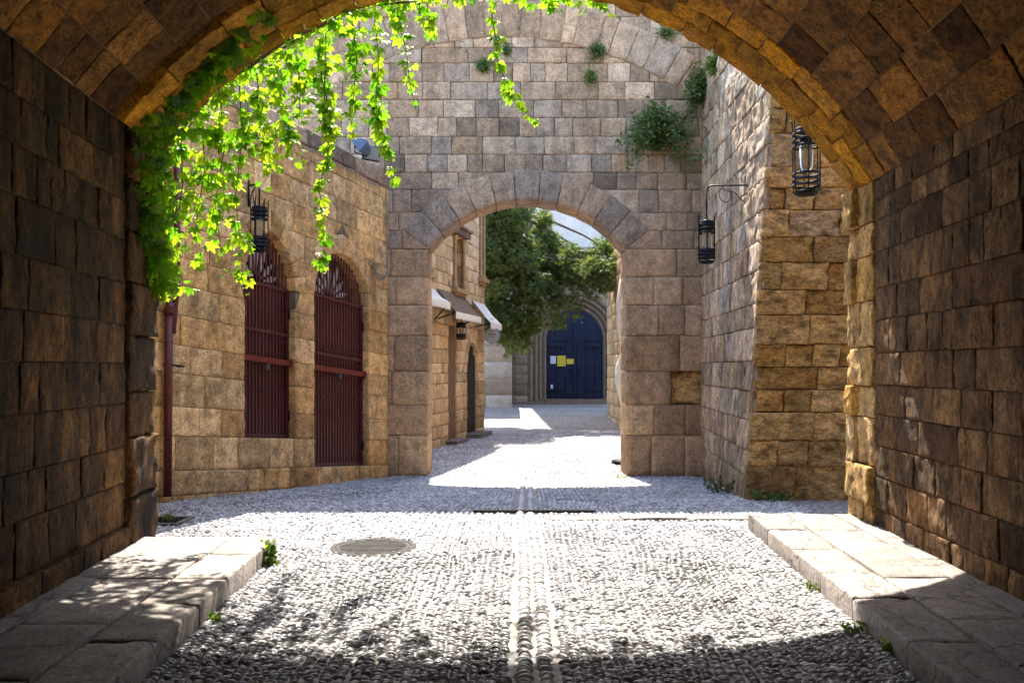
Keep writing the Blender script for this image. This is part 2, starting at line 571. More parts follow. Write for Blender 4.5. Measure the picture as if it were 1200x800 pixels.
M['brown_canvas'] = plain('brown_canvas', (.16, .10, .06), .85, var=.2, scale=6, bump=.1)
M['wood'] = plain('brown_wood', (.17, .09, .045), .7, var=.4, scale=8, bump=.25)
M['signgrey'] = plain('grey_enamel', (.30, .32, .34), .5, 0, var=.15, bump=0)
M['signdark'] = plain('dark_enamel', (.14, .15, .17), .5, 0, var=.1, bump=0)
M['steel'] = plain('worn_cast_iron', (.085, .08, .078), .9, .0, var=.4, scale=18, bump=.3, spec=.1)
M['lampblue'] = plain('blue_grey_lamp_housing', (.10, .13, .19), .5, .1, var=.2, bump=.05)
M['lens'] = plain('lamp_glass_front', (.30, .29, .24), .25, 0, var=.15, bump=0)
M['cable'] = plain('grey_cable', (.22, .20, .18), .6, 0, var=.2, bump=0)
M['cord'] = plain('straw_cord', (.55, .40, .20), .8, 0, var=.2, bump=0)
M['bark'] = plain('tree_bark', (.16, .11, .075), .9, 0, var=.4, scale=12, bump=.6)
M['stem'] = plain('vine_stem', (.14, .10, .045), .8, 0, var=.3, bump=.2)
M['roof'] = plain('lime_roof', (.42, .37, .30), .9, 0, var=.2, scale=3, bump=.2)
M['bulbglass'], _nt, _b = newmat('frosted_lamp_glass')
_b.inputs['Base Color'].default_value = (.62, .62, .58, 1)
_b.inputs['Roughness'].default_value = .12
_b.inputs['Transmission Weight'].default_value = .88
M['vine'] = leafmat('vine_leaf', [(.02, .06, .010), (.035, .10, .012), (.06, .15, .014), (.10, .19, .02), (.20, .16, .03)], (.46, .80, .025), .58)
M['fir'] = leafmat('conifer_foliage', [(.035, .065, .020), (.065, .10, .028), (.105, .135, .034), (.18, .16, .05)], (.24, .33, .055), .38, .6)
M['caper'] = leafmat('wall_plant_leaf', [(.035, .085, .025), (.06, .125, .03), (.10, .155, .04), (.18, .17, .06)], (.20, .36, .05), .35, .6)
M['weed'] = leafmat('weed_leaf', [(.05, .11, .015), (.09, .17, .02), (.14, .2, .03)], (.30, .45, .04), .4, .5)

# ------------------------------------------------------------------ the ground
GY = np.array([-60, 9.0, 10.5, 13.5, 15.6, 26.0, 28.0, 33.0, 38.0, 400.0])
GZ = np.array([0, 0.0, -.04, -.24, -.35, -.35, -.28, .04, .05, .05])


def gz(Y): return np.interp(Y, GY, GZ)


def kerb_l(Y): return -1.93 - .05 * (Y - 4.5)
def kerb_r(Y): return 2.15 + .06 * (Y - 4.5)
def chan(Y): return np.interp(Y, [3, 4.6, 7.5, 9.7, 15, 17, 19, 22, 26], [.12, .124, .165, .15, .26, .42, .75, 1.43, 2.4])


xs = np.concatenate([[-400, -120, -40], np.arange(-12, 12.1, 1.0), [40, 120, 400]])
ys = np.concatenate([[-60, -20], np.arange(-8, 46, .5), [60, 120, 400]])
X, Y = np.meshgrid(xs, ys)
V = np.stack([X.ravel(), Y.ravel(), gz(Y).ravel() - .004], 1)
a = np.arange(V.shape[0]).reshape(X.shape)
q = np.stack([a[:-1, :-1], a[:-1, 1:], a[1:, 1:], a[1:, :-1]], -1).reshape(-1, 4)
# mortar bed with small pebbles in its texture where single pebbles are too far to see
gm, nt, b = newmat('pebble_mortar')
tc = N(nt, 'ShaderNodeTexCoord').outputs['Object']
vo = N(nt, 'ShaderNodeTexVoronoi', i={'Scale': 17.0})
nt.links.new(tc, vo.inputs['Vector'])
sp = N(nt, 'ShaderNodeSeparateColor')
nt.links.new(vo.outputs['Color'], sp.inputs[0])
peb = ramp(nt, sp.outputs[0], [(0, (.26, .255, .26)), (.5, (.36, .355, .36)), (1, (.47, .465, .46))])
c = mix(nt, ramp(nt, vo.outputs['Distance'], [(.42, 0.0), (.6, 1.0)]), peb, (.19, .155, .12))
c = mix(nt, 1.0, c, ramp(nt, noise(nt, tc, .8, 5), [(.3, .8), (.7, 1.1)]), 'MULTIPLY')
nt.links.new(c, b.inputs['Base Color'])
b.inputs['Roughness'].default_value = .6
bp = N(nt, 'ShaderNodeBump', i={'Strength': .8, 'Distance': .02})
bp.invert = True
nt.links.new(vo.outputs['Distance'], bp.inputs['Height'])
nt.links.new(bp.outputs[0], b.inputs['Normal'])
g = link('ground', mesh_np('ground', V, [q]), gm)
tag(g, 'mortar bed of the pebble paved street running through the gateway', 'ground', kind='structure')

# pebbles standing on edge, laid in wavering columns
pm, nt, b = newmat('sea_pebble')
at = N(nt, 'ShaderNodeAttribute', attribute_name='blk')
sep = N(nt, 'ShaderNodeSeparateColor')
nt.links.new(at.outputs['Color'], sep.inputs[0])
tc = N(nt, 'ShaderNodeTexCoord').outputs['Object']
c = ramp(nt, sep.outputs[0], [(0, (.17, .168, .18)), (.35, (.30, .297, .31)), (.7, (.42, .415, .42)), (1, (.60, .59, .58))])
c = mix(nt, 1.0, c, ramp(nt, noise(nt, tc, 1.1, 6, .65, .5), [(.34, .66), (.5, 1.0), (.68, 1.16)]), 'MULTIPLY')
nt.links.new(c, b.inputs['Base Color'])
b.inputs['Roughness'].default_value = .27
b.inputs['Specular IOR Level'].default_value = .5


def dome(rings, k, power=2.3):
    v = [(0, 0, 1.0)]
    f3, f4 = [], []
    for (r, z) in rings:
        for j in range(k):
            th = 2 * PI * j / k
            cx, sx = math.cos(th), math.sin(th)
            v.append((r * math.copysign(abs(cx) ** (2 / power), cx), r * math.copysign(abs(sx) ** (2 / power), sx), z))
    for j in range(k): f3.append((0, 1 + j, 1 + (j + 1) % k))
    for i in range(len(rings) - 1):
        b0, b1 = 1 + i * k, 1 + (i + 1) * k
        for j in range(k): f4.append((b0 + j, b1 + j, b1 + (j + 1) % k, b0 + (j + 1) % k))
    return np.array(v), np.array(f3), np.array(f4)


def instance(tv, tfs, pos, mats, col):
    n, k = len(pos), len(tv)
    V = np.einsum('nij,kj->nki', mats, tv) + pos[:, None, :]
    F = [(f[None] + (np.arange(n) * k)[:, None, None]).reshape(-1, f.shape[1]) for f in tfs]
    return V.reshape(-1, 3), F, np.repeat(col, k, 0)


def merge(parts):
    Vs, Fs, Cs = [], {}, []
    b = 0
    for (V, F, C) in parts:
        Vs.append(V); Cs.append(C)
        for f in F: Fs.setdefault(f.shape[1], []).append(f + b)
        b += len(V)
    return np.concatenate(Vs), [np.concatenate(x) for x in Fs.values()], np.concatenate(Cs)


def pebble_columns(y0, y1, left, right, pitch, step, wav):
    """columns between two edge curves; returns centres and headings"""
    out = []
    ym = (y0 + y1) / 2
    n = max(2, int(round((right(ym) - left(ym)) / pitch)))
    for i in range(n):
        f0 = (i + .5) / n
        yy = np.arange(y0 + R.uniform(0, step), y1, step)
        yy = yy + R.normal(0, step * .16, len(yy))
        l, r = left(yy), right(yy)
        e = np.minimum(f0, 1 - f0) * 4
        wv = wav * min(1, e) * vnoise(np.stack([l * 0 + f0 * 5, yy * .9, yy * 0 + 3], -1))
        wv2 = R.normal(0, .006, len(yy)) + .012 * vnoise(np.stack([l * 0 + i * 7.7, yy * 3.1, yy * 0], -1))
        x = l + (r - l) * f0 + wv + wv2
        out.append(np.stack([x, yy], 1))
    return np.concatenate(out)


def facX(Y): return -2.26 - (15.6 - Y) * .434        # line of the facade on the left


P1 = pebble_columns(3.0, 7.6, kerb_l, lambda y: chan(y) - .15, .056, .032, .08)
P2 = pebble_columns(3.0, 8.9, lambda y: chan(y) + .15, kerb_r, .056, .032, .08)
P3 = pebble_columns(7.6, 15.2, lambda y: np.maximum(facX(y) - .1, -5.2), lambda y: chan(y) - .15, .058, .034, .08)
P4 = pebble_columns(8.9, 15.2, lambda y: chan(y) + .15, lambda y: np.full_like(y, 3.5), .058, .034, .08)
P5 = pebble_columns(15.2, 26, lambda y: np.full_like(y, -2.2), lambda y: chan(y) - .11, .064, .037, .15)
P6 = pebble_columns(15.2, 26, lambda y: chan(y) + .11, lambda y: np.full_like(y, 3.3), .064, .037, .15)
keep = (P5[:, 0] > -2.95 + .2127 * (P5[:, 1] - 16.4))
P5 = P5[keep]


def not_cover(P):
    d = ((P[:, 0] + 1.27) / .41) ** 2 + ((P[:, 1] - 7.82) / .41) ** 2
    g = (abs(P[:, 0] + 3.7) < .24) & (abs(P[:, 1] - 9.1) < .24)
    s1 = (P[:, 0] > .4) & (P[:, 0] < 2.62) & (abs(P[:, 1] - 9.35) < .17)
    s2 = (P[:, 0] > -.46) & (P[:, 0] < .96) & (abs(P[:, 1] - 9.75) < .045)
    return P[(d > 1) & ~g & ~s1 & ~s2]


P3, P4 = not_cover(P3), not_cover(P4)
P1 = not_cover(P1)
chl = []
for sgn in (-.058, .058):
    yy = np.arange(3.0, 26, .037)
    yy = yy + R.normal(0, .004, len(yy))
    chl.append(np.stack([chan(yy) + sgn + R.normal(0, .004, len(yy)), yy], 1))
CH = not_cover(np.concatenate(chl))


def pebbles(P, tmpl, hl, hw, hh, zoff=0.0, ang=.28, cmin=0.0):
    n = len(P)
    th = 2.2 * ang * vnoise(np.stack([P[:, 0] * .8, P[:, 1] * .8, P[:, 0] * 0 + 9], -1)) + R.normal(0, .16, n)
    sx = hl * R.uniform(.66, 1.18, n)
    sy = hw * R.uniform(.72, 1.25, n)
    sz = hh * R.uniform(.7, 1.25, n)
    tx, ty = R.normal(0, .10, n), R.normal(0, .14, n)
    Mx = np.zeros((n, 3, 3))
    Mx[:, 0, 0], Mx[:, 0, 1] = np.cos(th) * sx, -np.sin(th) * sy
    Mx[:, 1, 0], Mx[:, 1, 1] = np.sin(th) * sx, np.cos(th) * sy
    Mx[:, 2, 2] = sz
    Mx[:, 2, 0], Mx[:, 2, 1] = tx * sx, ty * sy
    pos = np.stack([P[:, 0], P[:, 1], gz(P[:, 1]) - .004 + zoff + R.normal(0, .0025, n)], 1)
    col = np.stack([R.uniform(cmin, 1, n), R.uniform(0, 1, n), R.uniform(0, 1, n)], 1)
    v, f3, f4 = tmpl
    return instance(v, [f3, f4], pos, Mx, col)


fineT = dome([(.45, .86), (.8, .52), (1.0, .0), (1.02, -.4)], 10)
midT = dome([(.6, .76), (1.0, 0)], 8)
parts = [pebbles(P1, fineT, .034, .0165, .021), pebbles(P2, fineT, .034, .0165, .021)]
parts += [pebbles(P, midT, .034, .0175, .019) for P in (P3, P4)]
parts += [pebbles(P, midT, .036, .02, .022) for P in (P5, P6)]
parts += [pebbles(CH, fineT, .045, .0185, .026, .006, .04, .8)]
V, F, C = merge(parts)
o = link('street', mesh_np('street', V, F, True, C), pm)
tag(o, 'street of grey sea pebbles set on edge with a double central row', 'street', kind='structure')


# pavements on either side, each with a row of kerb stones
def pave(sgn, kx, wx, y0, y1, root_name, label):
    root = thing(root_name, (float(kx(6.0)) + sgn * .5, 6.0, 0), label, 'pavement')
    root['kind'] = 'structure'

    def mp(u, v, h):
        return np.stack([kx(u) + sgn * v, u, .155 + h], -1)
    w = abs(float(wx(6.5) - kx(6.5))) + .25
    ks = steps(y0, y1, .62, .95)
    kc = [[(ks[i], 0), (ks[i + 1], 0), (ks[i + 1], .40), (ks[i], .40)] for i in range(len(ks) - 1)]
    link('kerb', masonry('kerb', kc, mp, 14, .007, .014, .21, .006, .024, liftr=.004, scale=7), M['flag'], root)
    cells = []
    for (v0, v1, lo, hi) in ((.40, .40 + (w - .4) * .52, .7, 1.15), (.40 + (w - .4) * .52, w, .6, 1.0)):
        ss = steps(y0, y1, lo, hi)
        cells += [[(ss[i], v0), (ss[i + 1], v0), (ss[i + 1], v1), (ss[i], v1)] for i in range(len(ss) - 1)]
    link('slabs', masonry('slabs', cells, mp, 9, .006, .006, .21, .004, .010, liftr=.003, scale=3), M['flag'], root)
    bed = [(y0 + .02, .03), (y1 - .02, .03), (y1 - .02, w), (y0 + .02, w)]
    V, F = extrude(bed, [], mp, -.19, -.022)
    link('bed', mesh_np('bed', V, F, False), M['mortar'], root)
    return root


def wall_l(Y): return -3.10 - .084 * (Y - 5.17)
def wall_r(Y): return 3.27 + .065 * (Y - 5.45)


pave(-1, kerb_l, wall_l, 1.0, 7.55, 'pavement', 'raised flagstone pavement with worn kerb below the dark sooty wall')
pave(1, kerb_r, wall_r, 1.0, 8.72, 'pavement', 'raised flagstone pavement with worn kerb leading to the pale broken jamb')


def flat_strip(name, cells, lab, hgt):
    def mp(u, v, h): return np.stack([u, v, gz(v) + hgt + h], -1)
    o = link(name, masonry(name, cells, mp, 6, .01, .012, .1, .004, .02, scale=4), M['flag'])
    return tag(o, lab, 'paving', kind='structure')


xsn = steps(.42, 2.6, .5, .8)
flat_strip('kerb_strip', [[(xsn[i], 9.2), (xsn[i + 1], 9.2), (xsn[i + 1], 9.5), (xsn[i], 9.5)] for i in range(len(xsn) - 1)],
           'row of flat pale stones crossing the street towards the right pavement end', .022)
sl = thing('dark_strip', (.05, 9.75, 0), 'narrow dark slatted strip across the middle of the street', 'drain')  # slatted dark strip, laid to draw a thin dark line across the street
mb = MB(); mb.box((.25, 9.75, .0), (1.4, .06, .024)); mb.build('strip_base', M['iron'], sl)
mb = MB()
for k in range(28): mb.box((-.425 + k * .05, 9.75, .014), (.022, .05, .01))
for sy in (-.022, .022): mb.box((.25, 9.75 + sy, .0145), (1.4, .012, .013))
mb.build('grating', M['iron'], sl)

# ------------------------------------------------------------------ the vaulted passage
YN, YB = 8.4, -9.0


def yexit(X): return 8.33 + .13 * X


A_, B_, C_ = (-3.32, 3.70), (-.2, 5.36), (3.5, 3.42)


def circ(a, b, c):
    d = 2 * (a[0] * (b[1] - c[1]) + b[0] * (c[1] - a[1]) + c[0] * (a[1] - b[1]))
    s = [p[0] ** 2 + p[1] ** 2 for p in (a, b, c)]
    ux = (s[0] * (b[1] - c[1]) + s[1] * (c[1] - a[1]) + s[2] * (a[1] - b[1])) / d
    uz = (s[0] * (c[0] - b[0]) + s[1] * (a[0] - c[0]) + s[2] * (b[0] - a[0])) / d
    return ux, uz, math.hypot(a[0] - ux, a[1] - uz)


VX, VZ, VR = circ(A_, B_, C_)
TH0 = math.atan2(A_[0] - VX, A_[1] - VZ)
TH1 = math.atan2(C_[0] - VX, C_[1] - VZ)
ARC = (TH1 - TH0) * VR


def vault_map(u, v, h):
    """u: distance along the passage (8.4 = exit), v: arc length from the left springing, h: towards the inside"""
    th = TH0 + v / VR
    r = VR - h
    x = VX + r * np.sin(th)
    z = VZ + r * np.cos(th)
    Yr = YB + (u - YB) * (yexit(x) - YB) / (YN - YB)
    f = (x - A_[0]) / (C_[0] - A_[0])
    x2 = wall_l(Yr) * (1 - f) + wall_r(Yr) * f
    return np.stack([x2, Yr, z], -1)


def wl_map(u, v, h):
    Yr = YB + (u - YB) * (yexit(-3.33) - YB) / (YN - YB)
    return np.stack([wall_l(Yr) + h, Yr, v], -1)


def wr_map(u, v, h):
    Yr = YB + (u - YB) * (yexit(3.5) - YB) / (YN - YB)
    return np.stack([wall_r(Yr) - h, Yr, v], -1)


psg = thing('vaulted_passage', (0, 4, 0), 'dim stone barrel vault passage framing the street, with sooty block walls', 'passage')
RING = 7.45
vs = [0]
while vs[-1] < ARC - .3: vs.append(vs[-1] + rnd.uniform(.33, .43))
vs[-1] = ARC
cells = courses(vs, 2.2, RING, .38, .78)
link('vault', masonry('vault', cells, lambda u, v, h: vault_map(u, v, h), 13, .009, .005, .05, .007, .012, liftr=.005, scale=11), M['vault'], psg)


def cells_ring():
    out, lift = [], []
    for (u0, u1) in ((RING, 7.78), (7.78, 8.08), (8.08, 8.4)):
        ss = steps(0, ARC, .32, .62)
        for i in range(len(ss) - 1):
            out.append([(u0, ss[i]), (u1, ss[i]), (u1, ss[i + 1]), (u0, ss[i + 1])])
            lift.append(.075 * max(0, 1 - (ss[i] / ARC) / .45) + .01)
    return out, lift


cr, lr = cells_ring()
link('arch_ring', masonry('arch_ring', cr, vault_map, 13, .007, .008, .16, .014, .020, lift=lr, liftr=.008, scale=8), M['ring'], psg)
zl = steps(.0, 3.70, .30, .38)
zr = steps(.0, 3.42, .28, .36)
cells = courses(zl, 2.2, 7.7, .28, .62)
lift = [.05 if c[0][1] < .3 else 0 for c in cells]
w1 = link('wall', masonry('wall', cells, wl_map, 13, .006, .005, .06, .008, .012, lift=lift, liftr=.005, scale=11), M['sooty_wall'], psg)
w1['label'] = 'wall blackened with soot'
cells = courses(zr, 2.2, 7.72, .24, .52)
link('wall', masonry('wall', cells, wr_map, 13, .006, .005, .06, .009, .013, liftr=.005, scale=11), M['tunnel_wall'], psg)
cells = courses(steps(0, 3.70, .38, .55), 7.7, 8.4, .69, .70)
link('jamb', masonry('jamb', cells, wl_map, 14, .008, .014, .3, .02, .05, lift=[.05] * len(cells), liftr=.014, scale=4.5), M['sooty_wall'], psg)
cells, lift = [], []
zz = steps(0, 3.42, .30, .48)
for i in range(len(zz) - 1):
    s, e0 = rnd.uniform(7.98, 8.2), 7.72
    p = rnd.uniform(.03, .10)
    if i % 3 == 1:
        cells.append([(e0, zz[i]), (8.4, zz[i]), (8.4, zz[i + 1]), (e0, zz[i + 1])])
        lift.append(p * .7)
        continue
    cells += [[(s, zz[i]), (8.4, zz[i]), (8.4, zz[i + 1]), (s, zz[i + 1])], [(e0, zz[i]), (s, zz[i]), (s, zz[i + 1]), (e0, zz[i + 1])]]
    lift += [p, rnd.uniform(-.005, .03)]
link('jamb', masonry('jamb', cells, wr_map, 16, .007, .008, .3, .018, .028, lift=lift, liftr=.006, scale=8), M['jamb'], psg)
# mortar shell behind the stones
nu, nv = 24, 60
for nm, mp, v1 in (('vault_backing', vault_map, ARC), ('wall_backing', wl_map, 3.72), ('wall_backing', wr_map, 3.45)):
    uu = np.linspace(YB, 8.36, nu)
    vv = np.linspace(-.02 if nm == 'vault_backing' else -.05, v1 + .02, nv)
    U, Vv = np.meshgrid(uu, vv)
    hh = np.full(U.size, -.016)
    Pp = mp(U.ravel(), Vv.ravel(), hh)
    Pq = mp(U.ravel(), Vv.ravel(), hh - .35)
    a = np.arange(U.size).reshape(U.shape)
    q = np.stack([a[:-1, :-1], a[:-1, 1:], a[1:, 1:], a[1:, :-1]], -1).reshape(-1, 4)
    V = np.concatenate([Pp, Pq])
    link(nm, mesh_np(nm, V, [q, q + U.size], True), M['vault_mortar'] if nm == 'vault_backing' else M['mortar_dark'], psg)
# outer face above the exit and roof of the passage
hole = [tuple(wl_map(np.array([8.4]), np.array([z]), np.array([-.04]))[0][[0, 2]]) for z in (-.5, 3.70)]
hole += [tuple(vault_map(np.array([8.4]), np.array([s]), np.array([-.05]))[0][[0, 2]]) for s in np.linspace(0.05, ARC - .05, 30)]
hole += [tuple(wr_map(np.array([8.4]), np.array([z]), np.array([-.04]))[0][[0, 2]]) for z in (3.42, -.5)]
hole = [(float(x), float(z)) for x, z in hole]
outer = [(-9, -.5)] + hole + [(9, -.5), (9, 6.3), (-9, 6.3)]


def ex_map(u, v, h): return np.stack([u, yexit(u) - .05 + h, v], -1)


V, F = extrude(outer, [], ex_map, -.5, 0)
link('outer_face', mesh_np('outer_face', V, F, False), M['mortar'], psg)
mb = MB()
mb.add([(-9, YB, 5.95), (9, YB, 5.95), (9, yexit(9) - .56, 5.95), (-9, yexit(-9) - .56, 5.95),
        (-9, YB, 6.25), (9, YB, 6.25), (9, yexit(9) - .56, 6.25), (-9, yexit(-9) - .56, 6.25)],
       [(0, 1, 2, 3), (7, 6, 5, 4), (0, 4, 5, 1), (1, 5, 6, 2), (2, 6, 7, 3), (3, 7, 4, 0)])
mb.build('roof', M['roof'], psg)
mb = MB()
mb.box((0, YB - .2, 3), (18, .5, 7))  # unseen slab added behind the camera to keep daylight out of the passage
mb.build('rear_light_block', M['mortar_dark'], psg)

# ------------------------------------------------------------------ the gateway
GYD = 15.6
S_ = GYD / FPX


def gx(px): return (px - 600) * S_
def gzp(py): return CAMZ + (430 - py) * S_


gate = thing('stone_gateway', (.27, GYD + .4, -.35), 'tall grey ashlar wall pierced by a wide arched gateway over the street', 'gateway')


def g_map(u, v, h): return np.stack([u, GYD - h, v], -1)


GT = .8
cx, czc, Rin, Rout = gx(617.5), gzp(379.5), 145.5 * S_, 181 * S_
zsp = gzp(291.5)
hwo = math.sqrt(Rin ** 2 - (zsp - czc) ** 2)
aspr = math.asin(hwo / Rin)
XL, XR = -6.5, 3.75
GTOP = 8.65


def hw_gate(z):
    dz = z - czc
    if z < zsp - 1e-6: return hwo
    Rm = Rin + .30
    c = math.sqrt(max(Rm * Rm - dz * dz, 0)) if dz < Rm else 0.0
    return min(c, dz * math.tan(aspr) + .0)


def ex_gate(v0, v1):
    a, b = hw_gate(v0 + 1e-4), hw_gate(v1 - 1e-4)
    if a <= 0: return []
    return [(cx - a, cx - b, cx + a, cx + b)]


rows_low = [gzp(p) for p in (582, 558, 510, 474, 435, 393, 357, 324, 291.5)]
rows_up = [gzp(p) for p in (291.5, 270, 249, 222, 202, 181, 160, 138, 117, 96, 74, 56, 40, 20, 0, -20, -33)] + [GTOP]
low = courses(rows_low, XL, XR, .5, .78, ex_gate)
up = courses(rows_up, XL, XR, .36, .66, ex_gate)


def near_open(c):
    return .5 if min(abs(p[0] - (cx - hwo)) for p in c) < .02 or min(abs(p[0] - (cx + hwo)) for p in c) < .02 else .06


# one pier stone has lost its face and shows its ochre core
hurt = [i for i, c in enumerate(low) if c[0][0] > 2.4 and c[1][0] < XR - .05 and abs(c[0][1] - gzp(474)) < .1][-1:]
hurt = hurt or [i for i, c in enumerate(low) if c[0][0] > 2.3 and abs(c[0][1] - gzp(474)) < .1][:1]
lift = [0] * len(low)
dl = [.78 if near_open(c) > .1 else .14 for c in low]
link('broken_stone', masonry('broken_stone', [low[i] for i in hurt], g_map, 22, .012, .02, .06, .03, .03, lift=[-.085], liftr=0, scale=5), M['rubble'], gate)
for sg in (-1, 1):
    ii = [i for i, c in enumerate(low) if (c[0][0] + c[1][0] - 2 * cx) * sg > 0 and i not in hurt]
    link('pier', masonry('pier', [low[i] for i in ii], g_map, 9, .007, .008, [dl[i] for i in ii], .007, .020, lift=[lift[i] for i in ii], liftr=.004, scale=4), M['gate_low'], gate)
link('wall', masonry('wall', up, g_map, 9, .006, .007, .14, .005, .018, liftr=.004, scale=4), M['gate'], gate)
vc = ring_cells(cx, czc, Rin, Rout, -aspr, aspr, 11, .07)
link('arch_ring', masonry('arch_ring', vc, g_map, 9, .008, .012, GT - .02, .005, .018, lift=[.014] * len(vc), liftr=.003, scale=4, tone=R.uniform(.35, .62, (len(vc), 3))), M['gate'], gate)
rc = ring_cells(gx(590), gzp(44) - 5.85, 5.85, 6.52, math.radians(-33), math.radians(36), 21, .18)
link('relieving_arch', masonry('relieving_arch', rc, g_map, 8, .010, .012, .03, .007, .022, lift=[.022] * len(rc), liftr=.005, scale=4), M['gate'], gate)
# core with the opening
op = [(cx - hwo - .03, -.6), (cx - hwo - .03, zsp)]
for i in range(21):
    a = -aspr + 2 * aspr * i / 20
    op.append((cx + (Rin + .04) * math.sin(a), czc + (Rin + .04) * math.cos(a)))
op += [(cx + hwo + .03, zsp), (cx + hwo + .03, -.6)]
outer = [(XL, -.6)] + op + [(XR, -.6), (XR, GTOP - .01), (XL, GTOP - .01)]
V, F = extrude(outer, [], g_map, -GT, -.13)
link('core', mesh_np('core', V, F, False), M['mortar'], gate)

# ------------------------------------------------------------------ building on the left
dU = Vector((-2.04, -4.7, 0)).normalized()
nU = Vector((4.7, -2.04, 0)).normalized()
KT = .09


def f_map(u, v, h):
    return np.stack([-2.26 + dU.x * u + nU.x * h, 15.6 + dU.y * u + nU.y * h, v + KT * u], -1)


def f_uv(px, py):
    a = (px - 600) / FPX
    u = (-2.26 - 15.6 * a) / (-dU.x - (-dU.y) * a)
    Yd = 15.6 + dU.y * u
    return u, CAMZ + (430 - py) / FPX * Yd - KT * u


def fp(u, v, h):
    return Vector(f_map(np.array([u]), np.array([v]), np.array([h]))[0])


shop = thing('stone_building', tuple(fp(3, -.5, -1)), 'low honey stone building with two arched openings behind maroon iron gates', 'building')
u1a, _ = f_uv(346, 420)
u1b, _ = f_uv(287, 420)
u2a, _ = f_uv(432, 430)
u2b, _ = f_uv(369, 430)
WIN = [dict(c=(u1a + u1b) / 2, hw=(u1b - u1a) / 2, vb=f_uv(316, 513)[1], vs=f_uv(317, 333)[1], va=f_uv(318, 272)[1]),
       dict(c=(u2a + u2b) / 2, hw=(u2b - u2a) / 2, vb=f_uv(400, 546)[1], vs=f_uv(401, 351)[1], va=f_uv(402, 298)[1])]
for w in WIN: w['rise'] = w['va'] - w['vs']


def ex_fac(v0, v1):
    out = []
    for w in WIN:
        if v1 <= w['vb'] + .01 or v0 >= w['va'] + .12: continue
        def hw(v):
            if v < w['vs']: return w['hw']
            return half_at(w['hw'] + .15, w['rise'] + .15, v - w['vs'])
        a, b = hw(max(v0, w['vb'])), hw(v1)
        out.append((w['c'] - a, w['c'] - b, w['c'] + a, w['c'] + b))
    return out


vb = sorted(set([-.9, -.45, WIN[1]['vb'], WIN[0]['vb']] + steps(WIN[0]['vb'], (WIN[0]['vs'] + WIN[1]['vs']) / 2, .34, .44)
                + steps((WIN[0]['vs'] + WIN[1]['vs']) / 2, 4.9, .36, .46)))
vb = [v for i, v in enumerate(vb) if i == 0 or v - vb[i - 1] > .05]
cells = courses(vb, 0, 7.6, .38, .85, ex_fac)
dd = []
for c in cells:
    e = min(min(abs(p[0] - (w['c'] - w['hw'])), abs(p[0] - (w['c'] + w['hw']))) for p in c for w in WIN)
    dd.append(.32 if e < .03 else .06)
link('wall', masonry('wall', cells, f_map, 11, .006, .006, dd, .009, .013, liftr=.004, scale=8), M['facade'], shop)
cc = courses([4.9, 5.16], -.02, 7.6, .7, 1.2)
link('coping', masonry('coping', cc, f_map, 7, .008, .015, .3, .008, .03, lift=[.03] * len(cc), scale=4), M['gate'], shop)
holes = []
for w in WIN:
    vc = pointed_ring(w['c'], w['vs'], w['hw'], w['rise'], .30, 5)
    o = link('arch_ring', masonry('arch_ring', vc, f_map, 7, .007, .010, .32, .006, .018, lift=[.014] * len(vc), liftr=.003, scale=4), M['facade'], shop)
    pts = pointed(w['hw'] + .02, w['rise'] + .02, 10)
    holes.append([(w['c'] - w['hw'] - .02, w['vb'])] + [(w['c'] + x, w['vs'] + y) for x, y in pts] + [(w['c'] + w['hw'] + .02, w['vb'])])
V, F = extrude([(0, -1.2), (7.6, -1.2), (7.6, 5.0), (0, 5.0)], holes, f_map, -.36, -.014)
link('core', mesh_np('core', V, F, False), M['mortar'], shop)
V, F = extrude([(0, 4.6), (7.6, 4.6), (7.6, 4.8), (0, 4.8)], [], f_map, -6, -.37)
link('roof', mesh_np('roof', V, F, False), M['roof'], shop)
V, F = extrude([(0, -1.2), (7.6, -1.2), (7.6, 4.6), (0, 4.6)], [], f_map, -6, -1.6)
link('back_room', mesh_np('back_room', V, F, False), M['dark'], shop)
